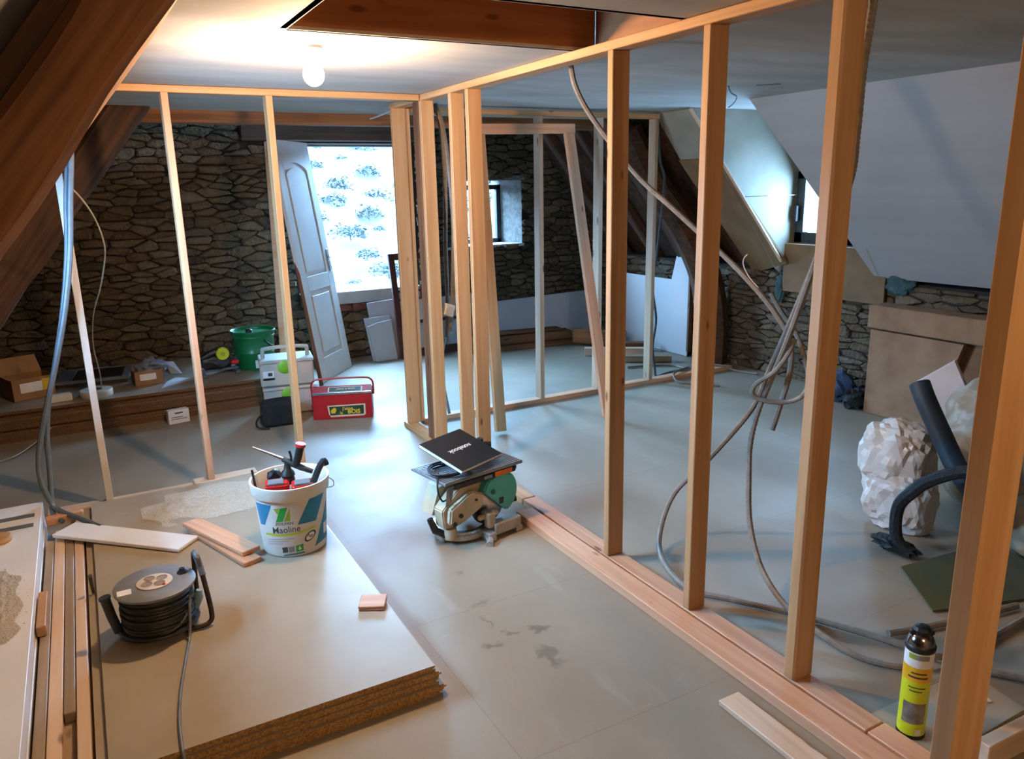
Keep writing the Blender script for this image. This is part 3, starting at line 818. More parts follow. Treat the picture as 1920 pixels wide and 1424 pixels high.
plank('stud', (RXC - .01, 4.85, .038), (RXC - .01, 4.85, 2.332), SW, ST, PINE, fr)
plank('stud', (RXC - .035, 4.93, .038), (RXC - .035, 4.93, 2.332), ST, SW, OLDPLANK, fr)
plank('stud', (RXC - .005, 5.37, .038), (RXC - .005, 5.37, 2.332), .10, ST, PINE, fr)
plank('stud', (RXC + .062, 5.40, .038), (RXC + .062, 5.40, 2.332), ST, SW - .01, PINE, fr)

lf = thing('stud_frame', 'thin light stud frame in front of the left stone wall', 'stud wall', (.7, 4.885, 0))
plank('top_plate', (-.3, 4.905, 2.351), (2.035, 4.905, 2.351), SW, ST, PINE, lf, side=(0, 1, 0))
plank('bottom_plate', (-.36, 4.885, .022), (.42, 4.885, .022), SW, .044, PINE_PALE, lf, side=(0, 1, 0))
plank('bottom_plate', (.425, 4.875, .034), (.80, 4.885, .034), .095, .068, PINE_PALE, lf, side=(0, 1, 0))
plank('stud', (-.04, 4.885, .044), (-.04, 4.885, 2.332), ST, SW, M('near_white_stud', '#d5cfc6', '#c6bfb4', scale=5, rough=.6), lf, side=(1, 0, 0))  # this stud gets a near-white colour of its own
plank('stud', (.525, 4.885, .068), (.525, 4.885, 2.332), ST, SW, PINE_PINK, lf, side=(1, 0, 0))
plank('stud', (1.088, 4.885, .0), (1.088, 4.885, 2.332), ST, SW, PINE, lf, side=(1, 0, 0))

bf = thing('stud_frame', 'pale stud frame running towards the dark rafters at the far right', 'stud wall', (3.8, 5.45, 0))
plank('top_plate', (2.175, 5.45, 2.33), (4.45, 5.45, 2.33), SW, ST, PINE, bf, side=(0, 1, 0))
plank('bottom_plate', (2.175, 5.45, .019), (5.42, 5.45, .019), SW, ST, PINE_PINK, bf, side=(0, 1, 0))
for x in (3.262, 3.838, 4.41):
    plank('stud', (x, 5.45, .038), (x + .01, 5.45, 2.311), ST, SW, PINE_PALE if x < 4 else PINE_GREY, bf, side=(1, 0, 0))

# leaning door frame
fl = thing('door_frame', 'orange pine door frame leaning on the far stud frame', 'door frame', (3.0, 4.8, 0))
plank('jamb', (2.56, 4.86, .02), (2.70, 5.345, 2.16), .085, .038, PINE, fl, side=(1, 0, 0))
plank('jamb', (3.44, 4.73, .02), (3.49, 5.345, 2.18), .085, .038, PINE_PINK, fl, side=(1, 0, 0))
plank('header', (2.655, 5.36, 2.20), (3.545, 5.355, 2.215), .075, .038, PINE_PINK, fl, side=(0, 0, 1))

# floor timber by the frame
tag(plank('timber_plank', (1.963, -.6, .0235), (1.968, 3.48, .0235), .105, .045, PINE_PINK), 'long pinkish plank lying along the foot of the right stud frame', 'plank')
tag(plank('timber_plank', (1.80, 1.735, .0125), (1.795, .55, .0125), .095, .022, PINE_PALE), 'short pale plank lying free on the near right floor', 'plank')
tag(plank('timber_plank', (2.24, 1.10, .045), (2.9, 1.42 - .35, .045), .045, .09, PINE_PALE, side=(0, 1, 0)), 'pale squared timber in the bottom right corner of the floor', 'plank')
b = BM(); prism(b, [(2.14, 1.42), (2.30, 1.415), (2.66, 1.40), (2.62, 1.17), (2.15, 1.17)], 'z', 0.001, .02); tag(base(obj('chipboard_offcut', b, CHIP)), 'chipboard offcut under the yellow foam can', 'board')
tag(plank('plastic_strip', (2.50, 1.28, .0235), (2.56, 1.255, .0235), .022, .006, WHITEP), 'short white plastic strip on the floor offcut behind the near stud', 'strip')

# ------------------------------------------------------------------ light bulbs
def bulb_mat(power):
    m, nt, p = new_mat('glowing_bulb_glass')
    N, L = nt.nodes, nt.links
    nz = N.new('ShaderNodeTexNoise'); nz.inputs['Scale'].default_value = 10
    mr = N.new('ShaderNodeMapRange'); mr.inputs['To Min'].default_value = power * .95; mr.inputs['To Max'].default_value = power * 1.05
    L.new(nz.outputs['Fac'], mr.inputs['Value'])
    p.inputs['Base Color'].default_value = (1, 1, 1, 1)
    p.inputs['Emission Color'].default_value = BULB_COLOR + (1,)
    L.new(mr.outputs['Result'], p.inputs['Emission Strength'])
    return m
def light_bulb(loc, label, strength):
    t = thing('light_bulb', label, 'light bulb', loc)
    b = BM(); lathe(b, [(0, 0), (.045, 0), (.045, -.012), (.022, -.02), (.02, -.055), (0, -.055)], 20); obj('lamp_holder', b, WHITEP, t, smooth=True)
    b = BM(); prof = [(0, -.052), (.016, -.054), (.019, -.07)]
    for i in range(1, 12):
        a = i / 12 * PI * .93 + .22
        prof.append((.043 * math.sin(a), -.112 + .045 * math.cos(a)))
    prof.append((0, -.157)); lathe(b, prof, 24); obj('glass_bulb', b, bulb_mat(strength), t, smooth=True)
    return t
A_BULB = 0.0232
light_bulb((.957, 3.405, ZC), 'bare glowing bulb on the ceiling before the hatch', BULB_POWER / (PI * A_BULB))
light_bulb((.72, -.85, ZC), 'second bare bulb on the ceiling behind the viewer', BULB2_POWER / (PI * A_BULB))

# ------------------------------------------------------------------ foreground stack of chipboard sheets
names = ['lowest sheet of the foreground chipboard stack', 'second sheet from the bottom of the foreground chipboard stack', 'middle sheet of the foreground chipboard stack',
         'sheet just under the top of the foreground chipboard stack', 'top chipboard sheet of the foreground stack carrying bucket and reel']
offs = [(.016, -.022, 0), (.020, -.026, 0), (.006, -.014, 0), (.010, -.008, 0), (0, 0, 0)]
for i in range(5):
    dx, dy, _ = offs[i]
    b = BM()
    x0, x1, ya, yb, z0, z1 = (-.135 if i == 4 else -.166 - .004 * (i % 2)), .925 + dx, 2.315 + dy, 4.70 + dy, i * .0222, i * .0222 + .0215
    # tongue-and-groove right edge
    zc_ = (z0 + z1) / 2
    pr = [(x0, z0), (x1, z0), (x1, zc_ - .004), (x1 + (.010 if i % 2 else -.010), zc_ - .003), (x1 + (.010 if i % 2 else -.010), zc_ + .003), (x1, zc_ + .004), (x1, z1), (x0, z1)]
    prism(b, pr, 'y', ya, yb)
    tag(base(obj('chipboard_sheet', b, CHIP)), names[i], 'board', 'chipboard sheets in the foreground stack')
ZS = .1105
# lumber bundle left of the stack
LUM = [(-.327, .036, 1.9, 4.30, PINE_GREY), (-.284, .044, 1.9, 4.42, PINE_PALE), (-.241, .036, 2.72, 4.40, PINE_GREY), (-.200, .040, 1.9, 4.35, PINE_PALE)]
ll = ['leftmost pale batten of the bundle beside the white panels', 'second batten from the white panels in the bundle', 'shorter batten with an orange sawn end in the bundle', 'batten of the bundle nearest the chipboard stack']
for (x, w, ya, yb, m), lb in zip(LUM, ll):
    tag(plank('timber_batten', (x, ya, .081), (x, yb, .081), w, .038, m), lb, 'batten', 'battens beside the chipboard stack')
for x, w, ya, yb, lb in ((-.315, .05, 1.9, 4.2, 'darker lower batten of the bundle along the white panels'), (-.253, .058, 1.9, 4.5, 'lower middle batten hidden under the bundle'), (-.197, .044, 1.9, 4.4, 'lower batten of the bundle next to the chipboard stack')):
    tag(plank('timber_batten', (x, ya, .031), (x, yb, .031), w, .06, OLDPLANK if x < -.3 else PINE_GREY), lb, 'batten', 'battens beside the chipboard stack')
tag(plank('wood_block', (-.335, 3.30, .125), (-.335, 3.62, .125), .034, .044, PINE), 'short orange wood block on the battens at the white panel edge', 'wood block')
tag(plank('wood_block', (-.345, 4.50, .13), (-.18, 4.53, .13), .05, .04, PINE_PINK), 'pinkish wood block behind the white strip at the end of the battens', 'wood block')
tag(plank('wood_block', (-.20, 4.56, .03), (-.20, 4.80, .03), .04, .05, PINE_PALE), 'pale upright edged block at the far end of the battens', 'wood block')
# white panels at the left edge
wl = ['lowest white panel of the pile at the left edge', 'second white panel from the floor at the left edge', 'third white panel from the floor at the left edge', 'top white panel of the pile at the left edge dusted with sawdust']
for i in range(4):
    b = BM(); box(b, (-1.25 + .01 * (i % 2), 1.6, i * .0502), (-.358 + .003 * (i % 2), 4.63, i * .0502 + .049), .002)
    tag(base(obj('laminated_board', b, LAMINATE)), wl[i], 'panel', 'white panels at the left edge')
b = BM()
for y in (4.28, 4.42): box(b, (-.58, y, .2), (-.385, y + .045, .203), 0)
tag(base(obj('grey_strip', b, GREYP)), 'grey flat strips lying on the far end of the white panel pile', 'strip')
b = BM(); lathe(b, [(0, 0), (.05, 0), (.056, .012), (.05, .03), (.02, .034), (0, .034)], 20, (-.52, 4.16, .2005)); tag(base(obj('wooden_disc', b, PINE, smooth=True)), 'round brown wooden disc at the left picture edge on the white panels', 'disc')

# sawdust
def dust(name, c, rxy, z, seed, label, n=260):
    r = random.Random(seed); b = BM()
    k = 70
    gridv = {}
    for i in range(k + 1):
        for j in range(k + 1):
            u, v = i / k * 2 - 1, j / k * 2 - 1
            d = math.hypot(u, v) + .35 * noise.noise(Vector((u * 2.1 + seed, v * 2.1, 0)))
            h = max(0, .012 * (1 - d)) * (1 + .8 * noise.noise(Vector((u * 7, v * 7, seed))))
            if d < 1.0: gridv[(i, j)] = b.verts.new((c[0] + u * rxy[0], c[1] + v * rxy[1], z + .0008 + h))
    for i in range(k):
        for j in range(k):
            q = [gridv.get(t) for t in ((i, j), (i + 1, j), (i + 1, j + 1), (i, j + 1))]
            if all(q): b.faces.new(q)
    for _ in range(n):
        a, d = r.random() * 2 * PI, r.random() ** .5 * 1.25
        x, y = c[0] + math.cos(a) * d * rxy[0], c[1] + math.sin(a) * d * rxy[1]
        s = r.uniform(.002, .007); t = r.random() * 3
        vv = [b.verts.new((x + s * math.cos(t + w) * (1.6 if w < 1 else .7), y + s * math.sin(t + w), z + .002 + r.random() * .004)) for w in (0, 2.1, 4.2)]
        b.faces.new(vv)
    return tag(base(obj(name, b, SAWDUST)), label, 'sawdust', None, 'stuff')
dust('sawdust', (.46, 4.38), (.36, .26), ZS, 2, 'pale sawdust spread on the chipboard stack behind the bucket')
dust('sawdust', (-.52, 3.45), (.13, .35), .2002, 5, 'sawdust patch on the white panel pile at the left edge', 120)

# white strip and two boards, offcut
tag(plank('white_board_strip', (-.262, 4.34, .128), (.275, 3.835, .122), .155, .018, LAMINATE, side=(.7, .7, 0)), 'white laminated board strip lying across the battens and stack', 'board')
tag(plank('pine_offcut', (.33, 4.01, ZS + .012), (.51, 3.47, ZS + .012), .09, .022, PINE_PINK), 'lower pinkish pine piece beside the bucket', 'wood offcut')
tag(plank('pine_offcut', (.315, 4.05, ZS + .034), (.52, 3.54, ZS + .036), .095, .022, PINE_PINK), 'upper pinkish pine piece with a knot beside the bucket', 'wood offcut')
tag(plank('pine_offcut', (.825, 2.86, ZS + .005), (.918, 2.81, ZS + .005), .10, .009, PINE_PINK, side=(.5, .87, 0)), 'lower square pine offcut on the right edge of the stack', 'wood offcut')
tag(plank('pine_offcut', (.823, 2.862, ZS + .0155), (.92, 2.812, ZS + .0155), .10, .011, PINE_PINK, side=(.5, .87, 0)), 'upper square pine offcut on the right edge of the stack', 'wood offcut')

# ------------------------------------------------------------------ paint bucket
BC = Vector((.735, 3.585, ZS))
bk = thing('paint_bucket', 'white paint bucket with blue and green label full of tools', 'bucket', BC)
Rb, Rt, HB, HR = .150, .168, .285, .352
b = BM(); lathe(b, [(0, 0), (Rb - .006, 0), (Rb, .006), (Rt, HB), (Rt + .0, HB), (Rt + .004, HB + .004), (Rt + .010, HB + .004), (Rt + .013, HB + .008), (Rt + .016, HR - .012), (Rt + .018, HR - .01), (Rt + .018, HR), (Rt + .008, HR), (Rt + .002, HR - .02), (Rt - .004, HB), (Rb - .006, .01), (0, .01)], 48); obj('bucket_body', b, WHITEP, bk, smooth=True)
PH0 = math.atan2(-BC.y, -BC.x)
def lab(x, y):
    """label space (drawing units as read off the label) to the bucket's cone"""
    s = max(-.985, min(.985, (x - 463) / 338)); ph = PH0 + math.asin(s)
    yy = y + 75 * (1 - math.sqrt(1 - s * s)); z = (1322 - yy) / 560 * .282; z = max(.004, min(HB - .002, z))
    return ph, z
def on_cone(x, y, off):
    ph, z = lab(x, y); r = Rb + (Rt - Rb) * z / HB + off
    return (r * math.cos(ph), r * math.sin(ph), z)
def label_patch(name, poly, mat, off=.0006, step=14):
    b = BM()
    x0, x1 = min(p[0] for p in poly), max(p[0] for p in poly)
    n = max(1, int((x1 - x0) / step))
    for i in range(n):
        q = clip(clip(list(poly), -1, 0, -(x0 + (x1 - x0) * i / n)), 1, 0, x0 + (x1 - x0) * (i + 1) / n)
        if len(q) >= 3: b.faces.new([b.verts.new(on_cone(p[0], p[1], off)) for p in q])
    bmesh.ops.remove_doubles(b, verts=b.verts, dist=1e-6)
    me = bpy.data.meshes.new(name); b.to_mesh(me); b.free(); me.materials.append(mat)
    return link_mesh(name, me, bk)
label_patch('label_blue', [(132, 745), (275, 770), (190, 972), (150, 968)], BLUE)
label_patch('label_blue', [(622, 752), (775, 690), (678, 985), (498, 990)], BLUE)
label_patch('label_blue', [(793, 790), (800, 1190), (655, 1250), (690, 1160), (745, 980)], BLUE)
label_patch('label_blue', [(335, 1285), (550, 1275), (545, 1290), (330, 1298)], BLUE)
label_patch('logo_green', [(352, 806), (418, 803), (362, 942), (298, 942)], GREEN)
label_patch('logo_olive', [(292, 806), (345, 806), (322, 868)], OLIVE)
label_patch('logo_olive', [(425, 835), (438, 805), (432, 940), (372, 942)], OLIVE)
label_patch('label_stripe', [(185, 1052), (330, 1072), (500, 1066), (668, 1032), (672, 1052), (500, 1088), (330, 1094), (190, 1072)], LIME)
label_patch('label_badge', [(460, 1205), (538, 1192), (538, 1262), (462, 1268)], GREEN)
label_patch('badge_flame', [(500, 1206), (516, 1240), (500, 1258), (484, 1240)], WHITEINK, .0012)
label_patch('label_mark', [(325, 1210), (380, 1205), (380, 1262), (327, 1264)], INK)
label_patch('label_mark', [(388, 1208), (448, 1204), (448, 1262), (390, 1264)], GREYINK)
def wrap_text(s, cx_, cy_, size, mat, bold=0.0, sx=1.0, rot=0.0):
    V, F = text_geo(s, size, bold)
    me = bpy.data.meshes.new('lettering')
    ca, sa = math.cos(rot), math.sin(rot)
    me.from_pydata([on_cone(cx_ + (v.x * sx * ca + v.y * sa), cy_ - (v.y * ca - v.x * sx * sa), .0011) for v in V], [], F)
    me.materials.append(mat); return link_mesh('lettering', me, bk)
wrap_text('Maoline', 388, 1030, 92, INK, .35, .92)
wrap_text('ZOLPAN', 375, 966, 38, INK, .6, 1.15)
for k_ in range(3): label_patch('fine_print', [(200, 1118 + k_ * 22), (455 - k_ * 60, 1122 + k_ * 22), (455 - k_ * 60, 1127 + k_ * 22), (200, 1123 + k_ * 22)], GREYINK)
ring_ = [(612 + 58 * math.cos(a) , 1128 + 46 * math.sin(a) - 28 * math.cos(a)) for a in [i * PI / 10 for i in range(20)]]
label_patch('round_stamp', ring_, INK); label_patch('round_stamp', [(612 + (p[0] - 612) * .74, 1128 + (p[1] - 1128) * .74) for p in ring_], WHITEINK, .001)
wrap_text('NF', 612, 1128, 44, INK, .8, 1.0, .35)
label_patch('label_white', [(752, 1040), (792, 1020), (792, 1130), (752, 1150)], WHITEINK, .0012)
b = BM(); tube(b, smooth_path([(Rt + .016, .02, HR - .03), (Rt + .032, .05, HR - .06), (Rt + .026, .09, HR - .10), (Rt - .01, .12, HR - .12)], 5), .0025, 6); obj('wire_handle', b, STEEL, bk, basis=Matrix.Rotation(-.35, 4, 'Z'))

# tools standing in the bucket
fg = thing('foam_gun', 'black foam gun with red tipped grip sticking out of the bucket', 'foam gun', BC + Vector((0, 0, .33)))
e1 = Vector((.87, -.49, 0))       # to the right as seen from the door side
def fgp(u, v, w): return e1 * u + Vector((.49, .87, 0)) * v + Vector((0, 0, w))
b = BM(); tube(b, [fgp(-.17, .02, .165), fgp(-.10, .02, .135), fgp(-.02, .01, .105)], [.0045, .006, .008], 10); obj('barrel', b, STEEL, fg, smooth=True)
b = BM(); tube(b, [fgp(-.025, .01, .108), fgp(.02, .005, .085), fgp(.065, 0, .065), (fgp(.095, 0, .052))], [.014, .017, .015, .011], 10); obj('gun_body', b, DARKGREY, fg, smooth=True)
b = BM(); tube(b, smooth_path([fgp(.035, 0, .08), fgp(.05, 0, .115), fgp(.06, 0, .15), fgp(.068, 0, .175)], 3), .019, 12); obj('grip', b, BLACKP, fg, smooth=True)
b = BM(); tube(b, [fgp(.067, 0, .172), fgp(.0705, 0, .187)], [.024, .025], 14); obj('grip_cap', b, REDP, fg, smooth=True)
b = BM(); tube(b, smooth_path([fgp(.015, 0, .09), fgp(.018, 0, .12), fgp(.012, 0, .15)], 3), .006, 8); obj('trigger', b, BLACKP, fg, smooth=True)
b = BM(); lathe(b, [(0, -.02), (.03, -.02), (.032, .0), (.028, .012), (.034, .02), (.03, .035), (.018, .05), (.012, .08), (0, .08)], 16, fgp(-.005, .0, .01)); obj('can_adapter', b, BLACKP, fg, smooth=True)
b = BM(); tube(b, [fgp(.085, 0, .056), fgp(.115, 0, .045)], [.013, .012], 10); obj('valve_knob', b, BLACKP, fg, smooth=True)
def red_tool(name, label, u, v, w, rot, tilt):
    t = thing(name, label, 'tool', BC + fgp(u, v, w), rot)
    t.rotation_euler = (tilt, 0, rot)
    b = BM(); box(b, (-.055, -.035, -.05), (.055, .035, 0), .008); obj('housing', b, REDP, t)
    b = BM(); box(b, (-.042, -.022, .0), (.03, .022, .003), .001); obj('display', b, M('grey_screen', '#6f7a82', '#5f6a72', scale=9, rough=.2), t)
    b = BM(); box(b, (-.05, -.03, -.0005), (.05, -.026, .0025)); obj('silver_trim', b, STEEL, t)
    return t
red_tool('laser_measure', 'red boxed measuring tool with grey screen at the left in the bucket', -.045, -.05, .345, -.25, .2)
red_tool('laser_level', 'red boxed tool beside the knife handle in the bucket', .075, -.03, .335, -.15, .15)
hd = thing('hand_saw', 'black saw handle sticking out at the right of the bucket', 'saw', BC + fgp(.125, -.02, .3))
b = BM(); tube(b, smooth_path([fgp(-.02, 0, 0), fgp(.0, 0, .04), fgp(.02, 0, .085), fgp(.04, 0, .12), fgp(.055, 0, .135), fgp(.062, 0, .115)], 4), [.016] * 21, 8, rf=None); obj('handle', b, BLACKP, hd, smooth=True)
b = BM(); quad_slab(b, [fgp(-.06, 0, -.12), fgp(-.03, 0, -.12), fgp(-.005, 0, .005), fgp(-.03, 0, .005)], (.49, .87, 0), .0015); obj('blade', b, STEEL, hd)
b = BM(); tube(b, [fgp(-.135, -.06, .22), fgp(-.155, -.06, .41)], .006, 8); o = obj('metal_rod', b, DARKGREY, world_m=Matrix.Translation(BC), smooth=True); tag(o, 'thin dark rod leaning out of the left side of the bucket', 'rod')
b = BM(); blob(b, fgp(-.09, .05, .34), (.035, .03, .03), .4, 3, 2, 2); o = obj('wire_brush', b, BLACKP, world_m=Matrix.Translation(BC), smooth=True); tag(o, 'small black brush behind the red tool in the bucket', 'brush')

# ------------------------------------------------------------------ cable reel
rl = thing('cable_reel', 'dark extension cable reel with cream sockets on the chipboard stack', 'cable reel', (.082, 3.105, ZS))
b = BM(); lathe(b, [(0, .192), (.148, .190), (.150, .194), (.150, .200), (.146, .203), (.07, .203), (0, .203)], 40); obj('top_flange', b, M('reel_flange', '#83868b', '#6f7277', scale=9, rough=.4), rl, smooth=True)
b = BM(); lathe(b, [(0, .03), (.148, .03), (.15, .036), (.146, .042), (0, .042)], 40); obj('bottom_flange', b, DARKGREY, rl, smooth=True)
b = BM()
rr = random.Random(3)
for i in range(17):
    z = .050 + i * .0086
    ph = rr.random() * 6
    tube(b, [(( .127 + .005 * math.sin(i * 2.3)) * math.cos(t * 2 * PI / 36), (.127 + .005 * math.sin(i * 2.3)) * math.sin(t * 2 * PI / 36), z + .004 * math.sin(t * 2 * PI / 36 + ph)) for t in range(37)], .0062, 6, caps=False)
lathe(b, [(.122, .04), (.122, .195)], 30)
cab = obj('cable_winding', b, CABLE, rl, smooth=True)
b = BM(); lathe(b, [(0, .203), (.066, .203), (.066, .207), (.062, .209), (0, .209)], 32); plate = obj('socket_plate', b, SOCKETW, rl, smooth=True)
for a in range(4):
    an = a * PI / 2 + .5
    b = BM(); lathe(b, [(.019, .2092), (.021, .2105), (.0175, .2105), (.0165, .2095), (0, .2094)], 20, (.033 * math.cos(an), .033 * math.sin(an), 0)); obj('socket', b, SOCKETH, plate, smooth=True)
b = BM(); lathe(b, [(.006, .209), (.005, .213), (0, .213)], 10, (.03, -.048, 0)); obj('reset_button', b, REDP, plate)
b = BM(); box(b, (-.135, -.055, .2035), (-.085, -.01, .2045)); obj('sticker', b, WHITEINK, rl)
b = BM(); lathe(b, [(.022, .203), (.02, .208), (.012, .215), (.01, .222), (0, .222)], 14, (.105, .03, 0)); obj('winding_knob', b, BLACKP, rl, smooth=True)
b = BM(); tube(b, smooth_path([(-.115, -.01, .012), (-.05, -.04, .01), (.05, -.07, .01), (.14, -.09, .012), (.175, -.085, .02), (.185, -.075, .05), (.178, -.05, .15), (.168, -.01, .24), (.163, .03, .265), (.158, .075, .25), (.155, .09, .15), (.15, .095, .05), (.11, .08, .012), (0, .05, .01), (-.115, .01, .012)], 5), .010, 10); obj('tube_frame', b, OLDMETAL, rl, smooth=True)
b = BM(); tube(b, [(.174, -.035, .20), (.167, .0, .247), (.163, .03, .268), (.159, .06, .26)], .0125, 10); obj('carry_grip', b, M('grey_grip', '#62666b', '#54585d', scale=10, rough=.35), rl, smooth=True)
b = BM(); tube(b, [(-.115, 0, .012), (-.14, .004, .02), (-.15, .006, .04)], .010, 10); tube(b, [(-.148, .006, .03), (-.165, .01, .1), (-.178, .014, .178)], [.017, .018, .019], 12); tube(b, [(-.1775, .014, .176), (-.179, .0145, .184)], [.023, .022], 12); obj('side_grip', b, DARKGREY, rl, smooth=True)
b = BM(); tube(b, [(.135, -.005, .06), (.15, -.01, .10), (.155, -.01, .13)], [.016, .019, .012], 10); obj('plug', b, M('pale_blue_plug', '#8fb0c4', '#80a2b6', scale=9, rough=.4), rl, smooth=True)
b = BM(); tube(b, smooth_path([(.118, -.04, .15), (.105, -.085, .10), (.055, -.118, .055), (-.02, -.125, .036), (-.08, -.105, .03)], 5), .0055, 7)
tube(b, smooth_path([(.115, -.045, .16), (.105, -.10, .10), (.09, -.15, .02), (.07, -.23, .007), (.045, -.35, .007), (.015, -.5, .007), (-.005, -.65, .007), (-.012, -.776, .008), (-.013, -.815, -.01), (-.015, -.855, -.07), (-.02, -.9, -.098), (-.03, -1.1, -.103)], 6), .0058, 7); obj('loose_cord', b, GREYP, rl, smooth=True)
b = BM(); tube(b, [(-.150, 3.60, .095), (-.15, 3.57, .16), (-.15, 3.55, .2)], [.006, .009, .009], 10); tag(base(obj('screwdriver', b, M('dark_tool_grip', '#3a3330', '#2a2421', scale=9, rough=.4), smooth=True)), 'small dark upright tool between battens and stack behind the reel', 'tool')

# ------------------------------------------------------------------ mitre saw with notebook
RS = math.radians(11)
sw = thing('mitre_saw', 'flip table mitre saw with teal blade guard on the floor', 'power saw', (1.63, 3.50, 0), RS)
b = BM(); lathe(b, [(0, .012), (.14, .012), (.15, .018), (.15, .045), (.145, .05), (.132, .052), (.128, .06), (0, .06)], 36, (-.05, 0, 0)); obj('turntable', b, ALU, sw, smooth=True)
b = BM()
box(b, (.03, -.20, .02), (.21, -.14, .085), .006); box(b, (.17, -.205, 0), (.215, -.13, .03), .004); box(b, (-.02, -.215, 0), (.03, -.13, .05), .006)
tube(b, [(-.0, -.16, .03), (-.02, -.22, .018), (-.045, -.245, .012)], [.02, .018, .02], 8)
box(b, (.05, -.14, .018), (.2, .17, .05), .006); box(b, (.15, .1, 0), (.2, .17, .03), .004); box(b, (-.2, -.05, 0), (-.15, .02, .03), .006)
obj('base_casting', b, ALU, sw)
b = BM(); box(b, (.0, -.185, .06), (.05, -.14, .145), .008); box(b, (-.04, -.16, .11), (.09, -.135, .135), .006); cyl(b, (.045, -.165, .08), (.045, -.165, .15), .012, 10); obj('fence', b, CREAM, sw)
# arm housing
b = BM(); prism(b, [(-.22, .10), (-.12, .095), (.02, .15), (.12, .23), (.12, .325), (-.02, .33), (-.12, .30), (-.23, .20)], 'y', -.10, -.02); bmesh.ops.bevel(b, geom=list(b.edges), offset=.006, segments=2, affect='EDGES'); obj('arm_housing', b, CREAM, sw)
b = BM(); prism(b, [(-.24, .16), (-.16, .14), (-.1, .27), (-.12, .31), (-.19, .30)], 'y', -.02, .08); obj('motor_cover', b, CREAM, sw)
for (x, z) in ((-.14, .165), (-.04, .225), (.04, .25), (-.18, .13)):
    b = BM(); cyl(b, (x, -.142, z), (x, -.132, z), .012 if x < -.1 else .007, 10); obj('bolt', b, DARKGREY, sw)
b = BM()
pts = []
for i in range(15):
    a = math.radians(-70 + 235 * i / 14); pts.append((.115 + .115 * math.cos(a), .225 + .115 * math.sin(a) * 1.05))
prism(b, [(min(max(p[0], .0), .24), min(p[1], .322)) for p in pts], 'y', -.150, -.045)
bmesh.ops.bevel(b, geom=list(b.edges), offset=.008, segments=2, affect='EDGES'); gd = obj('blade_guard', b, TEAL, sw)
b = BM(); cyl(b, (.06, -.156, .245), (.06, -.148, .245), .014, 12); obj('guard_pivot', b, M('dark_teal', '#2a6a66', '#245d59', scale=9, rough=.4), gd)
b = BM(); box(b, (.10, -.153, .165), (.13, -.149, .20), .002); obj('guard_slot', b, DARKGREY, gd)
b = BM(); lathe(b, [(.128, .060), (.128, .066), (.150, .064), (.150, .050)], 40, (-.05, 0, 0)); obj('scale_ring', b, STEEL, sw, smooth=True)
b = BM(); prism(b, [(-.21, .13), (-.12, .12), (.0, .17), (.02, .24), (-.06, .28), (-.2, .21)], 'y', -.135, -.10); bmesh.ops.bevel(b, geom=list(b.edges), offset=.008, segments=2, affect='EDGES'); obj('arm_cover', b, CREAM, sw)
b = BM(); lathe(b, [(0, -.001), (.11, -.001), (.11, .001), (0, .001)], 40, mtx=Matrix.Translation((.06, -.10, .165)) @ Matrix.Rotation(PI / 2, 4, 'X')); obj('saw_blade', b, STEEL, sw)
b = BM(); lathe(b, [(0, -.02), (.05, -.02), (.055, .01), (.04, .03), (0, .03)], 24, mtx=Matrix.Translation((-.0, .0, .13)) @ Matrix.Rotation(PI / 2, 4, 'X')); obj('motor_end', b, DARKGREY, sw, smooth=True)
b = BM(); box(b, (-.19, -.158, .322), (.215, .07, .357), .006); obj('table_support', b, BLACKP, sw)
b = BM(); box(b, (.07, -.161, .326), (.185, -.1582, .354)); obj('maker_plate', b, ORANGE, sw)
b = BM(); box(b, (.0, -.161, .331), (.05, -.1582, .347)); obj('maker_lettering', b, GREYINK, sw)
b = BM(); box(b, (-.245, -.160, .357), (.26, .15, .372), .003)
for i in range(16): box(b, (-.24, -.158 + i * .019, .3722), (.255, -.158 + i * .019 + .010, .375))
obj('saw_table', b, M('grey_table_casting', '#8d9297', '#7d8287', scale=14, rough=.4, metal=.5), sw)
b = BM(); box(b, (.02, .10, .375), (.19, .125, .43), .004); obj('table_fence', b, GREYP, sw)
b = BM(); box(b, (.17, .095, .385), (.2, .13, .45), .006); cyl(b, (.20, .1, .41), (.235, .085, .405), .018, 12); cyl(b, (.21, -.1, .335), (.245, -.11, .335), .022, 12); obj('fence_knobs', b, BLACKP, sw, smooth=True)
b = BM(); tube(b, [(-.255, -.02, .145), (-.235, -.035, .08), (-.19, -.06, .05)], [.016, .02, .018], 10); obj('turn_handle', b, BLACKP, sw, smooth=True)
b = BM(); tube(b, [(-.20, -.05, .12), (-.16, -.07, .11), (-.13, -.08, .13)], [.028, .03, .028], 12); lathe(b, [(0, 0), (.03, 0), (.035, .03), (.03, .06), (0, .06)], 16, (-.17, -.08, .03)); obj('pivot_joint', b, CREAM, sw, smooth=True)
b = BM(); tube(b, [(.15, -.06, .13), (.2, -.08, .135), (.255, -.10, .14)], [.012, .017, .018], 12); obj('clamp_handle', b, BLACKP, sw, smooth=True)
b = BM(); quad_slab(b, [(-.235, -.16, .35), (-.19, -.16, .35), (-.225, -.175, .27), (-.255, -.172, .255)], (0, 1, 0), .003); obj('steel_flap', b, STEEL, sw)
b = BM()
for k in range(3):
    R0 = .085 + .009 * k
    tube(b, [(-.12 + R0 * 1.15 * math.cos(t * 2 * PI / 30), -.03 + R0 * math.sin(t * 2 * PI / 30), .382 + .006 * k + .004 * math.sin(t * .6 + k)) for t in range(31)], .0045, 6, caps=False)
tube(b, smooth_path([(-.21, -.05, .39), (-.25, -.1, .37), (-.262, -.12, .32), (-.24, -.12, .27), (-.2, -.1, .26)], 5), .0045, 6)
obj('power_cord', b, RUBBER, sw, smooth=True)
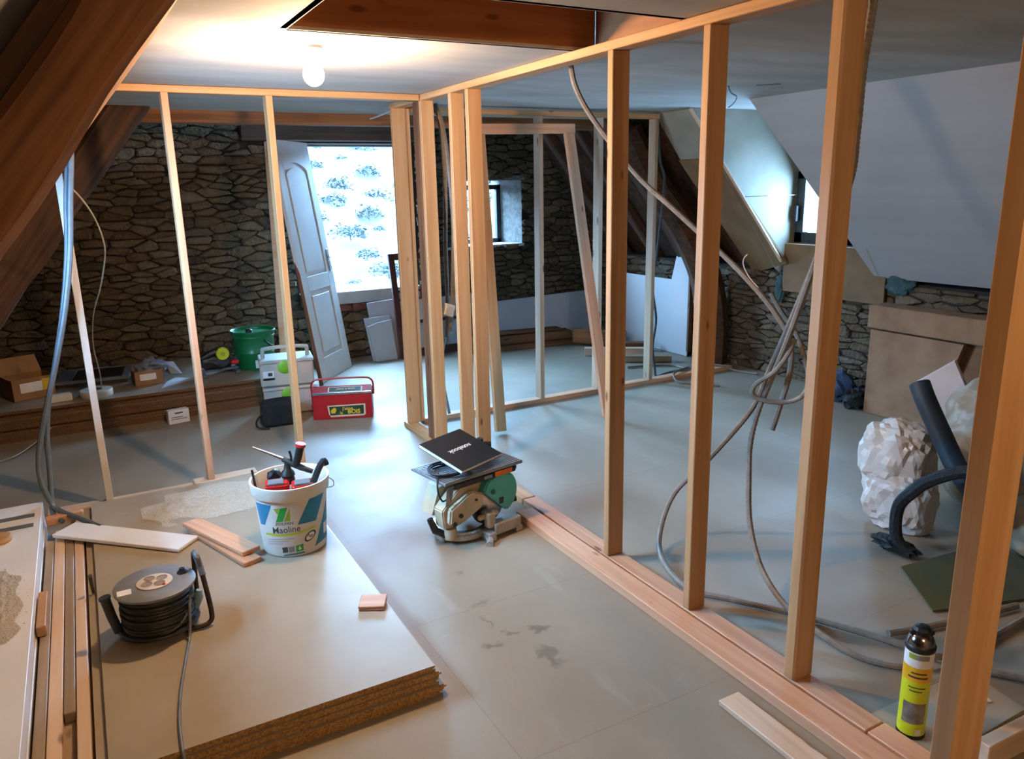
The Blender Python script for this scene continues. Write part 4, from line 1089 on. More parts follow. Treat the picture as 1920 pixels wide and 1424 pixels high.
# notebook
nA, nB, nC, nD = Vector((1.446, 3.576, .500)), Vector((1.734, 3.714, .500)), Vector((1.771, 3.41, .418)), Vector((1.462, 3.287, .418))
nbk = thing('notebook', 'black square notebook lying tilted on the mitre saw', 'notebook', (nA + nB + nC + nD) / 4)
ctr = (nA + nB + nC + nD) / 4
un = ((nB - nA) + (nC - nD)).normalized(); vn = ((nA - nD) + (nB - nC)); vn = (vn - un * vn.dot(un)).normalized(); wn = un.cross(vn)
Mn = Matrix((un, vn, wn)).transposed().to_4x4()
b = BM(); box(b, (-.16, -.152, .004), (.16, .152, .006), .001); box(b, (-.16, -.152, -.014), (.16, .152, -.012), .001); obj('cover', b, BLACKP, nbk, basis=Mn)
b = BM(); box(b, (-.157, -.149, -.012), (.157, .149, .004)); obj('pages', b, WHITEINK, nbk, basis=Mn)
V, F = text_geo('notebook', .042, .0006); me = bpy.data.meshes.new('lettering'); me.from_pydata([(-v.x, -v.y + .005, .0066) for v in V], [], F); me.materials.append(WHITEINK); link_mesh('lettering', me, nbk, basis=Mn)
b = BM(); box(b, (.05, -.13, .006), (.12, -.122, .0065)); obj('small_print', b, DARKGREY, nbk, basis=Mn)

# ------------------------------------------------------------------ foam can
cn = thing('foam_can', 'yellow green aerosol foam can with black cap on the floor', 'spray can', (2.182, 1.298, .0205), -.6)
cn.scale = (1.24, 1.24, 1.27)
rc = .034
b = BM(); lathe(b, [(0, 0), (rc, 0), (rc + .001, .004), (rc, .008), (rc, .245), (rc - .001, .249), (0, .249)], 28); obj('can_body', b, CANYEL, cn, smooth=True)
b = BM(); lathe(b, [(rc + .0012, 0), (rc + .0015, .006), (rc + .0005, .01)], 28); obj('bottom_rim', b, BLACKP, cn, smooth=True)
b = BM(); lathe(b, [(rc + .0006, .205), (rc + .0006, .247)], 28); obj('upper_label', b, WHITEINK, cn, smooth=True)
b = BM(); lathe(b, [(rc + .0006, .165), (rc + .0006, .204)], 28); obj('orange_band', b, CANORANGE, cn, smooth=True)
def can_patch(name, a0, a1, z0, z1, m, off=.0009):
    b = BM(); n = 8
    pv = [[b.verts.new(((rc + off) * math.cos(a0 + (a1 - a0) * i / n), (rc + off) * math.sin(a0 + (a1 - a0) * i / n), z)) for i in range(n + 1)] for z in (z0, z1)]
    for i in range(n): b.faces.new((pv[0][i], pv[0][i + 1], pv[1][i + 1], pv[1][i]))
    me = bpy.data.meshes.new(name); b.to_mesh(me); b.free(); me.materials.append(m); return link_mesh(name, me, cn)
fc = math.atan2(-1.283, -2.155) + .6
can_patch('photo_print', fc - .75, fc + .95, .045, .105, CANGREY)
can_patch('white_mark', fc + .3, fc + .75, .012, .03, WHITEINK)
can_patch('dark_print', fc - .6, fc + .8, .176, .181, INK); can_patch('dark_print', fc - .4, fc + .7, .188, .192, INK)
can_patch('dark_print', fc - .5, fc + .7, .148, .151, INK); can_patch('dark_print', fc - .4, fc + .5, .138, .141, INK)
can_patch('brand_print', fc - .7, fc + .7, .228, .242, OLIVE, .0012); can_patch('brand_print', fc - .2, fc + .75, .229, .240, GREYINK, .0015)
b = BM(); lathe(b, [(rc + .002, .246), (rc + .003, .25), (rc + .003, .258), (rc + .0, .262)], 28); obj('cap_ring', b, BLACKP, cn, smooth=True)
b = BM(); lathe(b, [(rc, .26), (rc - .002, .272), (rc - .009, .285), (.018, .29), (0, .29)], 28); obj('dome', b, M('dark_chrome', '#9a9690', '#8a8680', scale=9, rough=.18, metal=1.0), cn, smooth=True)
b = BM(); lathe(b, [(.021, .284), (.022, .298), (.018, .306), (.008, .31), (0, .31)], 10); box(b, (-.03, -.006, .284), (.03, .006, .297), .002); obj('valve_collar', b, BLACKP, cn)

# ------------------------------------------------------------------ hanging and lying conduits
def conduit(name, pts, r, mat, label, seg=8, n=7, ridges=False):
    b = BM(); P = smooth_path(pts, n)
    if ridges:
        Q = []
        for i in range(len(P) - 1):
            k = max(1, int((P[i + 1] - P[i]).length / .008))
            Q += [P[i].lerp(P[i + 1], j / k) for j in range(k)]
        P = Q + [P[-1]]
        tube(b, P, [r * (1.0 if i % 2 else .86) for i in range(len(P))], seg)
    else: tube(b, P, r, seg)
    return tag(base(obj(name, b, mat, smooth=True)), label, 'conduit' if r > .008 else 'cable')
conduit('conduit', [(2.265, 1.76, 2.355), (2.277, 1.75, 2.33), (2.28, 1.769, 2.134), (2.34, 1.819, 1.942), (2.42, 1.898, 1.767), (2.62, 2.181, 1.463), (2.75, 2.419, 1.132), (2.78, 2.54, .905), (2.75, 2.605, .709), (2.62, 2.738, .446), (2.5, 2.85, .247), (2.36, 2.79, .09), (2.24, 2.62, .035), (2.187, 2.385, .02), (2.287, 2.222, .017), (2.42, 2.015, .017), (2.527, 1.809, .017), (2.611, 1.606, .017), (2.663, 1.446, .017), (2.789, 1.266, .017), (3.0, 1.0, .017)], .0145, CONDUIT, 'long grey conduit hanging behind the near studs and looping along the floor', ridges=True)
conduit('conduit', [(2.24, 1.765, 2.355), (2.24, 1.758, 2.33), (2.243, 1.769, 2.133), (2.285, 1.804, 1.974), (2.345, 1.86, 1.768), (2.545, 2.12, 1.472), (2.69, 2.343, 1.149), (2.72, 2.463, .9), (2.69, 2.502, .743), (2.65, 2.502, .591), (2.6, 2.452, .432), (2.54, 2.374, .26), (2.46, 2.226, .132), (2.41, 2.06, .06), (2.375, 1.893, .045), (2.387, 1.699, .02), (2.44, 1.576, .017), (2.53, 1.507, .02), (2.6, 1.49, .045), (2.708, 1.475, .02), (2.959, 1.479, .017), (3.197, 1.487, .017)], .0145, CONDUIT, 'second grey conduit hanging down and curving forward to the foam can', ridges=True)
conduit('conduit', [(2.206, 3.361, 2.356), (2.20, 3.315, 2.257), (2.26, 3.302, 2.147), (2.36, 3.262, 2.004), (2.5, 3.182, 1.814), (2.6, 3.051, 1.67), (2.7, 2.924, 1.527), (2.76, 2.797, 1.41), (2.8, 2.655, 1.284), (2.82, 2.55, 1.181), (2.825, 2.461, 1.068), (2.81, 2.438, .923), (2.745, 2.43, .76), (2.72, 2.44, .66)], .014, CONDUIT, 'brown grey conduit sagging from the ceiling across the middle studs')
conduit('conduit', [(2.74, 2.517, 1.292), (2.76, 2.466, 1.21), (2.78, 2.40, 1.129), (2.80, 2.352, 1.013), (2.8, 2.32, .907), (2.78, 2.335, .839), (2.76, 2.40, .80), (2.70, 2.46, .798), (2.66, 2.51, .821), (2.66, 2.50, .875), (2.69, 2.42, .949), (2.72, 2.38, 1.029), (2.74, 2.36, 1.103)], .0115, CONDUIT, 'short looped conduit end with an open tip in the hanging tangle')
conduit('wire', [(2.79, 2.64, 1.30), (2.78, 2.691, 1.346), (2.77, 2.722, 1.4), (2.77, 2.721, 1.433), (2.77, 2.699, 1.454)], .003, PINKISH, 'thin pale wires poking out of the conduit end', 5)
conduit('conduit', [(3.28, 1.56, .017), (3.056, 1.60, .017), (2.784, 1.66, .017), (2.63, 1.70, .02)], .014, CONDUIT, 'grey pipe lying on the floor to the right of the near stud')
conduit('conduit', [(.06, 4.75, 2.356), (.04, 4.75, 2.051), (-.004, 4.75, 1.757), (-.045, 4.74, 1.483), (-.106, 4.72, 1.208), (-.187, 4.7, .932), (-.261, 4.68, .712), (-.32, 4.66, .519), (-.345, 4.64, .381), (-.335, 4.6, .273), (-.297, 4.57, .17), (-.189, 4.44, .135), (-.094, 4.28, .125)], .0145, CONDUIT_B, 'blue grey conduit hanging in a bow at the left frame, outer one')
conduit('conduit', [(.02, 4.79, 2.356), (.011, 4.79, 1.998), (-.023, 4.79, 1.757), (-.059, 4.78, 1.484), (-.116, 4.76, 1.208), (-.19, 4.74, .932), (-.255, 4.72, .711), (-.289, 4.70, .514), (-.30, 4.66, .344), (-.31, 4.62, .23), (-.312, 4.56, .145), (-.27, 4.47, .125)], .0135, CONDUIT_B, 'blue grey conduit hanging at the left frame, inner straighter one')
conduit('wire', [(-.008, 4.95, 1.854), (.047, 5.0, 1.782), (.1, 5.1, 1.676), (.132, 5.2, 1.55), (.134, 5.3, 1.435), (.088, 5.6, 1.215), (.027, 5.9, 1.008), (-.003, 6.3, .723), (.012, 6.6, .461), (.009, 6.75, .30)], .005, M('pale_wire', '#b5ab98', '#a59b88', scale=9), 'thin pale wire hanging in an arc before the stone wall', 6)
conduit('wire', [(-.9, 6.05, .008), (-.679, 6.186, .008), (-.584, 6.222, .02), (-.492, 6.401, .03), (-.424, 6.5, .06), (-.36, 6.56, .1)], .004, M('pale_wire_b', '#b5ab98', '#a59b88', scale=9), 'thin pale wire lying at the left edge of the back floor', 6)
conduit('conduit', [(2.2, 4.99, 2.33), (2.22, 4.965, 2.204), (2.24, 4.965, 1.967), (2.25, 4.998, 1.689), (2.25, 5.026, 1.4), (2.25, 5.029, 1.103), (2.24, 5.02, .878), (2.24, 5.06, .712)], .017, CONDUIT, 'grey conduit hanging beside the corner studs, left of the pair', ridges=True)
conduit('conduit', [(2.16, 5.06, 2.31), (2.19, 4.92, 2.26), (2.215, 4.89, 2.102), (2.235, 4.875, 1.829), (2.25, 4.882, 1.548), (2.25, 4.91, 1.257), (2.24, 4.932, .976), (2.23, 4.969, .80)], .017, CONDUIT, 'grey conduit hanging beside the corner studs, right of the pair', ridges=True)
conduit('cable', [(2.22, 5.03, .74), (2.2, 5.06, .6), (2.2, 5.08, .45), (2.22, 5.07, .3), (2.24, 5.06, .16)], .012, M('pale_blue_sheath', '#a9b9c4', '#98a8b4', scale=9), 'pale blue flat cable ends dangling below the socket box')
sb = thing('socket_box', 'white square socket box hanging on the corner conduits', 'socket', (2.195, 4.88, .96), .25)
b = BM(); box(b, (-.042, -.006, -.042), (.042, .03, .042), .006); obj('box_body', b, WHITEP, sb, basis=Matrix.Rotation(.35, 4, 'Y'))
b = BM(); lathe(b, [(.026, 0), (.027, .004), (.02, .003), (0, .002)], 20, mtx=Matrix.Translation((0, -.006, 0)) @ Matrix.Rotation(PI / 2, 4, 'X')); obj('socket_face', b, SOCKETW, sb, smooth=True)
conduit('cable', [(4.52, 5.52, 2.3), (4.563, 5.53, 1.979), (4.616, 5.53, 1.82), (4.596, 5.53, 1.522), (4.548, 5.53, 1.148), (4.514, 5.53, .863), (4.56, 5.53, .565), (4.528, 5.53, .32), (4.566, 5.54, .108), (4.606, 5.56, .015), (4.75, 5.60, .013), (4.9, 5.62, .013), (5.041, 5.58, .013)], .011, CONDUIT_B, 'blue cable hanging at the last stud before the white boards')
conduit('cable', [(4.6, 6.0, .013), (4.8, 5.95, .013), (5.021, 5.825, .013), (5.06, 5.66, .013), (5.2, 5.56, .045), (5.3, 5.42, .05), (5.375, 5.31, .013), (5.446, 5.105, .013)], .010, CONDUIT, 'dark cable lying along the floor at the foot of the right stone wall')
conduit('cable', [(5.0, 5.56, .045), (4.86, 5.50, .055), (4.73, 5.44, .06), (4.66, 5.38, .055), (4.62, 5.28, .02), (4.706, 5.163, .012), (4.85, 4.975, .012)], .010, CONDUIT, 'short grey cable curling over the far bottom plate')
conduit('cable', [(2.459, 8.0, 2.42), (2.25, 6.6, 2.345), (2.075, 5.48, 2.322)], .006, M('white_string', '#c9cdd0', '#bcc0c4', scale=9), 'white cord strung from the lintel to the corner stud', 6)
conduit('wire', [(3.72, 3.86, 2.37), (3.83, 3.95, 2.345), (3.95, 4.02, 2.33), (4.1, 4.2, 2.31), (4.2, 4.35, 2.30)], .004, BLACKP, 'thin dark wires hanging from the slot in the ceiling', 5)
b = BM(); box(b, (-.075, -.02, -.002), (.075, .02, 0)); o = obj('ceiling_slot', b, BLACKP, ceiling, basis=Matrix.Translation((3.92, 3.72, ZC - .0005)) @ Matrix.Rotation(-.9, 4, 'Z'))

# ------------------------------------------------------------------ back left: boards stack and things on it
bl = ['lowest', 'second lowest', 'third lowest', 'fourth lowest', 'fifth lowest', 'fifth from the top', 'fourth from the top', 'third from the top', 'second from the top', 'topmost']
ro = random.Random(4)
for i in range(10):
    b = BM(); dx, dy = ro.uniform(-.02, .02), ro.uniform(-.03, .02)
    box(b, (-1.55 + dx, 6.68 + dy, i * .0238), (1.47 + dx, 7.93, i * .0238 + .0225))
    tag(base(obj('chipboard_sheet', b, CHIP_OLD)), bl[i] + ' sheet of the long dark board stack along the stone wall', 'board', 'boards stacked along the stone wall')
ZB = .2372
def carton(name, label, loc, rot, s, mat, lab=None, open_=False):
    t = thing(name, label, 'box', loc, rot)
    b = BM(); w, d, h = s
    if open_:
        th = .004
        box(b, (-w / 2, -d / 2, 0), (w / 2, -d / 2 + th, h)); box(b, (-w / 2, d / 2 - th, 0), (w / 2, d / 2, h)); box(b, (-w / 2, -d / 2, 0), (-w / 2 + th, d / 2, h)); box(b, (w / 2 - th, -d / 2, 0), (w / 2, d / 2, h)); box(b, (-w / 2, -d / 2, 0), (w / 2, d / 2, th))
    else: box(b, (-w / 2, -d / 2, 0), (w / 2, d / 2, h), .003)
    obj('carton', b, mat, t)
    if lab:
        b = BM(); box(b, (-w * .32, -d / 2 - .001, h * .35), (w * .25, -d / 2 - .0003, h * .8)); obj('paper_label', b, WHITEINK, t)
    return t
c1 = carton('cardboard_box', 'open brown cardboard box at the left end of the board stack', (-.50, 7.12, ZB), .35, (.30, .26, .17), CARDBOARD, True, True)
b = BM(); quad_slab(b, [(-.15, .13, .17), (.15, .13, .17), (.13, .17, .30), (-.13, .17, .30)], (0, 1, 0), .004); obj('flap', b, CARDBOARD, c1)
b = BM(); quad_slab(b, [(-.15, -.13, .17), (-.15, .13, .17), (-.24, .13, .24), (-.24, -.13, .24)], (-1, 0, 0), .004); obj('flap', b, CARDBOARD, c1)
b = BM(); box(b, (.06, -.1315, .06), (.12, -.1303, .15)); obj('yellow_print', b, YELLOW, c1)
carton('cardboard_box', 'small brown cardboard box holding plastic bags on the board stack', (.36, 7.06, ZB), .1, (.22, .18, .12), CARDBOARD, True, True)
b = BM(); blob(b, (.40, 7.12, ZB + .12), (.13, .09, .065), .45, 3.5, 6, 3); tag(base(obj('plastic_bag', b, M('clear_grey_plastic', '#6f7580', '#565c66', scale=7, rough=.25), smooth=True)), 'crumpled grey plastic bag on the small cardboard box', 'bag')
carton('carton', 'small white and black carton behind the blue conduits', (-.28, 6.80, ZB), .2, (.15, .07, .055), WHITEP, False)
carton('carton', 'white printed carton standing on the floor by the board stack', (.515, 6.53, 0), .16, (.16, .07, .11), WHITEINK, False)
wc = [o for o in bpy.data.objects if o.get('label', '').startswith('white printed carton')][0]
b = BM(); box(b, (-.03, -.0358, .08), (.03, -.0352, .092)); box(b, (-.06, -.0358, .05), (.03, -.0352, .056)); box(b, (-.06, -.0358, .035), (.06, -.0352, .04)); obj('print', b, INK, wc)
tr = thing('picture_frame', 'dark panel with a silver frame lying on the board stack', 'panel', (-.02, 7.46, ZB), -.12)
b = BM()
for lo, hi in (((-.28, -.26), (.28, -.22)), ((-.28, .22), (.28, .26)), ((-.28, -.22), (-.16, .22)), ((.22, -.22), (.28, .22))): box(b, (lo[0], lo[1], .03), (hi[0], hi[1], .055), .003)
obj('frame', b, GREYP, tr)
b = BM(); box(b, (-.16, -.22, .03), (.22, .22, .048)); obj('dark_sheet', b, BLACKP, tr)
b = BM(); box(b, (-.26, -.24, .0), (.26, .24, .03)); obj('backing', b, DARKGREY, tr)
tp = thing('tape_roll', 'wide roll of white jointing tape at the front of the board stack', 'tape roll', (-.03, 6.82, ZB))
b = BM(); lathe(b, [(.045, 0), (.115, 0), (.118, .004), (.118, .05), (.115, .054), (.045, .054), (.045, 0)], 32); obj('tape', b, WHITEP, tp, smooth=True)
b = BM(); lathe(b, [(.040, .0), (.045, .0), (.045, .057), (.040, .057), (.040, 0)], 24); obj('core', b, CARDBOARD, tp, smooth=True)
b = BM(); quad_slab(b, [(.43, 6.76, ZB + .001), (.72, 6.98, ZB + .001), (.58, 7.12, ZB + .002), (.50, 6.98, ZB + .002)], (0, 0, 1), .003); tag(base(obj('paper_sheet', b, PAPERBLUE)), 'pale blue paper lying on the board stack edge', 'paper')
b = BM(); quad_slab(b, [(.56, 7.20, ZB + .02), (.64, 7.12, ZB + .03), (.60, 7.34, ZB + .10), (.53, 7.36, ZB + .10)], (-.6, -.3, .6), .004); tag(base(obj('paper_sheet', b, PAPERBLUE)), 'white leaflet tucked beside the small cardboard box', 'paper')
# mitre tool with lime wheel
jt = thing('power_tool', 'black power tool with a lime green wheel on the board stack', 'power tool', (.93, 7.05, ZB), .1)
b = BM(); box(b, (-.17, -.10, 0), (-.12, .1, .03), .006); box(b, (.12, -.1, 0), (.17, .1, .03), .006); box(b, (-.17, -.03, .03), (.17, .03, .05), .004); obj('foot_rail', b, M('blue_grey_plastic', '#566270', '#4a5663', scale=9, rough=.5), jt)
b = BM(); blob(b, (.0, .02, .12), (.15, .08, .085), .35, 3, 8, 3); obj('body', b, DARKGREY, jt, smooth=True)
b = BM(); tube(b, [(-.14, 0, .15), (-.06, -.02, .19), (.03, -.02, .21)], [.025, .035, .03], 10); obj('handle', b, BLACKP, jt, smooth=True)
b = BM(); lathe(b, [(0, -.012), (.028, -.012), (.052, -.018), (.058, 0), (.052, .018), (0, .018)], 24, mtx=Matrix.Translation((.03, -.075, .19)) @ Matrix.Rotation(PI / 2, 4, 'X')); wh = obj('wheel', b, LIME, jt, smooth=True)
b = BM(); lathe(b, [(0, .0), (.018, .0), (.018, .006), (0, .006)], 16, mtx=Matrix.Translation((.03, -.093, .19)) @ Matrix.Rotation(PI / 2, 4, 'X')); obj('hub', b, OLIVE, wh)
b = BM(); cyl(b, (.1, -.06, .1), (.16, -.06, .1), .02, 10); obj('red_button', b, REDP, jt, smooth=True)
# green drum
dm = thing('steel_drum', 'green steel drum with a rolled rim on the board stack', 'drum', (1.27, 7.17, ZB))
b = BM(); R_ = .185; lathe(b, [(0, 0), (R_ - .015, 0), (R_ - .008, .01), (R_ - .008, .14), (R_ - .002, .15), (R_ - .008, .16), (R_ - .004, .28), (R_ + .004, .29), (R_, .30), (R_ + .012, .33), (R_ + .016, .338), (R_ + .012, .347), (R_ + .004, .345), (R_ - .004, .33), (R_ - .012, .02), (0, .02)], 36); obj('drum_shell', b, DRUMGREEN, dm, smooth=True)
b = BM(); lathe(b, [(0, .315), (R_ - .008, .315), (R_ - .008, .32), (0, .32)], 30); obj('drum_lid', b, DRUMGREEN, dm, smooth=True)
b = BM(); lathe(b, [(0, .31), (.03, .31), (.03, .35), (.02, .36), (0, .36)], 14, (-.04, -.05, 0)); obj('lid_cap', b, BLACKP, dm, smooth=True)
b = BM(); tube(b, smooth_path([(.06, -.17, .27), (.11, -.155, .22), (.15, -.12, .19)], 4), .008, 8); obj('bail_clip', b, BLACKP, dm, smooth=True)
b = BM()
for i in range(6):
    a0 = -1.75 + i * .1; v = [b.verts.new(((R_ - .006) * math.cos(a0 + da), (R_ - .006) * math.sin(a0 + da), z)) for da, z in ((0, .02), (.1, .02), (.1, .09), (0, .09))]; b.faces.new(v)
obj('paper_label', b, WHITEINK, dm)
# tool cases
def tool_case(loc, rot, w, d, h, label, top_handle):
    t = thing('tool_case', label, 'tool case', loc, rot, 'stacked grey tool cases')
    b = BM(); box(b, (-w / 2, -d / 2, .006), (w / 2, d / 2, h - .03), .012); box(b, (-w / 2 - .006, -d / 2 - .006, h - .028), (w / 2 + .006, d / 2 + .006, h), .008); obj('case_body', b, SYSGREY, t)
    b = BM(); lathe(b, [(0, -.006), (.05, -.006), (.055, 0), (.05, .004), (0, .004)], 20, mtx=Matrix.Translation((-.02, -d / 2 - .006, h - .06)) @ Matrix.Rotation(PI / 2, 4, 'X')); obj('latch', b, APPLEGREEN, t, smooth=True)
    b = BM(); box(b, (-w * .45, -d / 2 - .004, h * .38), (-w * .25, -d / 2 + .002, h * .62), .001); pl = obj('label_plate', b, WHITEINK, t)
    b = BM(); box(b, (-w * .36, -d / 2 - .0052, h * .44), (-w * .28, -d / 2 - .0042, h * .56)); obj('number_print', b, INK, pl)
    b = BM(); box(b, (-w * .46, -d / 2 - .012, h * .30), (-w * .24, -d / 2 + .002, h * .36), .002); obj('label_slot', b, BLACKP, t)
    b = BM(); box(b, (w * .26, -d / 2 - .002, h * .45), (w * .46, -d / 2 + .001, h * .8), .0005); obj('info_sticker', b, PINKISH, t)
    if top_handle:
        b = BM(); tube(b, smooth_path([(-w * .42, -.02, h - .01), (-w * .42, -.02, h + .06), (-w * .38, -.02, h + .075), (0, -.02, h + .085), (w * .38, -.02, h + .075), (w * .42, -.02, h + .06), (w * .42, -.02, h - .01)], 5), .016, 8); obj('carry_handle', b, SYSGREY, t, smooth=True)
    return t
CR = -.17
tool_case((1.385, 6.40, 0), CR, .42, .30, .235, 'lower grey tool case standing on the floor', False)
tool_case((1.375, 6.41, .2355), CR, .42, .30, .225, 'upper grey tool case with a carry handle', True)
# black bag
bg = thing('tool_bag', 'black fabric bag on the floor in front of the grey tool cases', 'bag', (1.215, 6.02, 0), -.1)
b = BM(); box(b, (-.145, -.09, 0), (.145, .09, .20), .03); 
bmesh.ops.subdivide_edges(b, edges=b.edges, cuts=2, use_grid_fill=True)
for v in b.verts: v.co += noise.noise_vector(v.co * 7) * .012; v.co.z = max(0, v.co.z)
obj('bag_body', b, M('black_fabric', '#131315', '#0c0c0e', scale=20, rough=.9), bg, smooth=True)
b = BM(); tube(b, smooth_path([(-.14, -.06, .12), (-.19, -.08, .07), (-.18, -.1, .02), (-.1, -.12, .01)], 5), .008, 6); obj('strap', b, M('black_strap', '#1a1a1c', '#101012', scale=20, rough=.9), bg, smooth=True)
# red toolbox
tb = thing('toolbox', 'red metal toolbox with a yellow and green sticker', 'toolbox', (1.712, 5.975, 0), math.radians(-22))
w, d, h = .47, .20, .20
b = BM(); box(b, (-w / 2, -d / 2, .0), (w / 2, d / 2, h), .006); obj('tray_body', b, RED, tb)
b = BM(); box(b, (-w / 2, -d / 2 - .002, h), (w / 2, -.0, h + .02), .004); box(b, (-w / 2, .0, h), (w / 2, d / 2 + .002, h + .02), .004); obj('bright_edge', b, STEEL, tb)
b = BM(); prism(b, [(-.085, h + .02), (-.006, h + .05), (-.006, h + .02)], 'x', -w / 2 + .004, w / 2 - .004); obj('lid', b, RED, tb)
b = BM(); prism(b, [(.085, h + .02), (.006, h + .05), (.006, h + .02)], 'x', -w / 2 + .004, w / 2 - .004); obj('lid', b, RED, tb)
b = BM(); tube(b, smooth_path([(-w / 2 - .008, 0, h - .03), (-w / 2 - .010, 0, h + .06), (-w / 2 + .01, 0, h + .098), (-w / 2 + .06, 0, h + .112), (0, 0, h + .115), (w / 2 - .06, 0, h + .112), (w / 2 - .01, 0, h + .098), (w / 2 + .010, 0, h + .06), (w / 2 + .008, 0, h - .03)], 5), .008, 8); obj('handle', b, RED, tb, smooth=True)
b = BM(); box(b, (w / 2, -.05, .05), (w / 2 + .004, .05, .1), .001); obj('hinge_arm', b, STEEL, tb)
yf = -d / 2
b = BM(); prism(b, [(-.11, .045), (-.095, .02), (.165, .022), (.18, .035), (.18, .12), (-.12, .115)], 'y', yf - .0012, yf - .0002); st = obj('sticker', b, M('cream_sticker', '#d8c7a6', '#ccbb9a', scale=9), tb)
b = BM(); prism(b, [(-.10, .034), (.165, .036), (.167, .11), (-.105, .106)], 'y', yf - .002, yf - .0013); obj('sticker_field', b, DKGREEN, st)
MX = Matrix.Translation((0, yf - .0026, 0)) @ Matrix.Rotation(PI / 2, 4, 'X')
text_part('lettering', "j'aime", .036, YELLOW, st, MX @ Matrix.Translation((.04, .086, 0)) @ Matrix.Rotation(.0, 4, 'Z'), .0008)
text_part('lettering', 'le', .034, YELLOW, st, MX @ Matrix.Translation((-.012, .052, 0)), .0008)
text_part('lettering', 'BOIS', .048, YELLOW, st, MX @ Matrix.Translation((.088, .058, 0)), .0016)
b = BM(); prism(b, [(-.09, .05), (-.062, .05), (-.05, .075), (-.052, .092), (-.068, .098), (-.09, .08), (-.095, .062)], 'y', yf - .0027, yf - .0021); obj('heart_emblem', b, YELLOW, st)
nl = Vector((0, -.355, .935)).normalized()
b = BM(); quad_slab(b, [(-.11, -.083, h + .0215), (.16, -.083, h + .0215), (.16, -.02, h + .0455), (-.11, -.02, h + .0455)], nl, .001); st2 = obj('lid_sticker', b, M('cream_sticker_b', '#d8c7a6', '#ccbb9a', scale=9), tb)
b = BM(); quad_slab(b, [(-.10, -.078, h + .0245), (.15, -.078, h + .0245), (.15, -.026, h + .0445), (-.10, -.026, h + .0445)], nl, .001); obj('sticker_field', b, DKGREEN, st2)
Ml = Matrix.Translation((.03, -.05, h + .0375)) @ Matrix.Rotation(math.radians(20.8), 4, 'X')
text_part('lettering', "j'aime le BOIS", .026, YELLOW, st2, Ml, .0006)

# ------------------------------------------------------------------ door leaning by the window
dv = thing('panel_door', 'white panelled door leaning against the wall beside the window', 'door', (2.05, 7.44, 0))
pBR, pBL = Vector((2.32, 7.68, .004)), Vector((1.86, 7.12, .004))
ex = (pBR - pBL).normalized(); back = Vector((-ex.y, ex.x, 0)); DH = 2.25
up = (Vector((0, 0, 1)) * 2.23 + back * .30).normalized(); ey = up.cross(ex).normalized()     # ey points to the viewer side
ny_ = ex.cross(up).normalized()
Md = Matrix((ex, up, ny_)).transposed().to_4x4(); Md.translation = pBL
Md = wm(dv).inverted() @ Md
DW = (pBR - pBL).length
b = BM()
box(b, (0, 0, -.038), (DW, DH, -.012), .002)
def frame_piece(lo, hi): box(b, (lo[0], lo[1], -.013), (hi[0], hi[1], 0), .002)
frame_piece((0, 0), (.12, DH)); frame_piece((DW - .12, 0), (DW, DH)); frame_piece((.12, 0), (DW - .12, .22)); frame_piece((.12, .86), (DW - .12, 1.0)); 
# arched top rail
n_ = 12
arc = [(.12 + (DW - .24) * i / n_, 1.98 + .075 * max(0, math.sin(PI * i / n_)) ** .7) for i in range(n_ + 1)]
for i in range(n_):
    a_, c_ = arc[i], arc[i + 1]
    v0 = [b.verts.new((p[0], p[1], z)) for z in (-.013, 0) for p in (a_, c_, (c_[0], DH), (a_[0], DH))]
    for f in ((0, 1, 2, 3), (7, 6, 5, 4), (0, 4, 5, 1), (1, 5, 6, 2), (2, 6, 7, 3), (3, 7, 4, 0)): b.faces.new([v0[k] for k in f])
obj('door_leaf', b, WHITEPAINT, dv, basis=Md)
b = BM(); box(b, (.165, .265, -.012), (DW - .165, .815, -.003), .006); obj('raised_panel', b, WHITEPAINT, dv, basis=Md)
b = BM(); prism(b, [(.165, 1.045), (DW - .165, 1.045), (DW - .165, 1.94)] + [(p[0] * .88 + DW * .06, p[1] - .045) for p in arc[::-1]] + [(.165, 1.94)], 'z', -.012, -.003); obj('raised_panel', b, WHITEPAINT, dv, basis=Md)
b = BM(); box(b, (DW - .065, 1.0, 0), (DW - .035, 1.22, .006), .002); tube(b, [(DW - .05, 1.14, .004), (DW - .05, 1.14, .05), (DW - .13, 1.14, .055)], .008, 8); obj('door_handle', b, STEEL, dv, basis=Md)
tag(plank('wood_stick', (1.80, 6.96, .02), (1.68, 7.46, 1.95), .03, .03, OLDPLANK), 'thin red brown stick leaning in front of the white door', 'stick')
b = BM(); quad_slab(b, [(1.49, 7.16, .0), (1.60, 7.16, .0), (1.735, 7.76, 2.24), (1.66, 7.76, 2.24)], (0, 1, -.2), .02); o = tag(base(obj('white_board', b, PINE_PALE)), 'narrow pale board leaning left of the white door', 'board')

# ------------------------------------------------------------------ back wall: sash, plasterboards, lumber
sa = thing('window_sash', 'old dark red window sash leaning below the large window', 'window sash', (3.3, 7.70, 0))
SWd, SHt = .90, 1.12
sx = Vector((1, .02, 0)).normalized(); su = (Vector((0, .22, 1.09))).normalized(); sn = sx.cross(su)
Ms = Matrix((sx, su, sn)).transposed().to_4x4(); Ms.translation = Vector((2.86, 7.68, .01)); Ms = wm(sa).inverted() @ Ms
b = BM()
for lo, hi in (((0, 0), (.065, SHt)), ((SWd - .065, 0), (SWd, SHt)), ((.065, 0), (SWd - .065, .09)), ((.065, SHt - .07), (SWd - .065, SHt)), ((.065, .36), (SWd - .065, .395)), ((.065, .70), (SWd - .065, .73)), ((.40, .09), (.48, SHt - .07))): box(b, (lo[0], lo[1], -.02), (hi[0], hi[1], .02), .003)
obj('sash_frame', b, DARKRED, sa, basis=Ms)
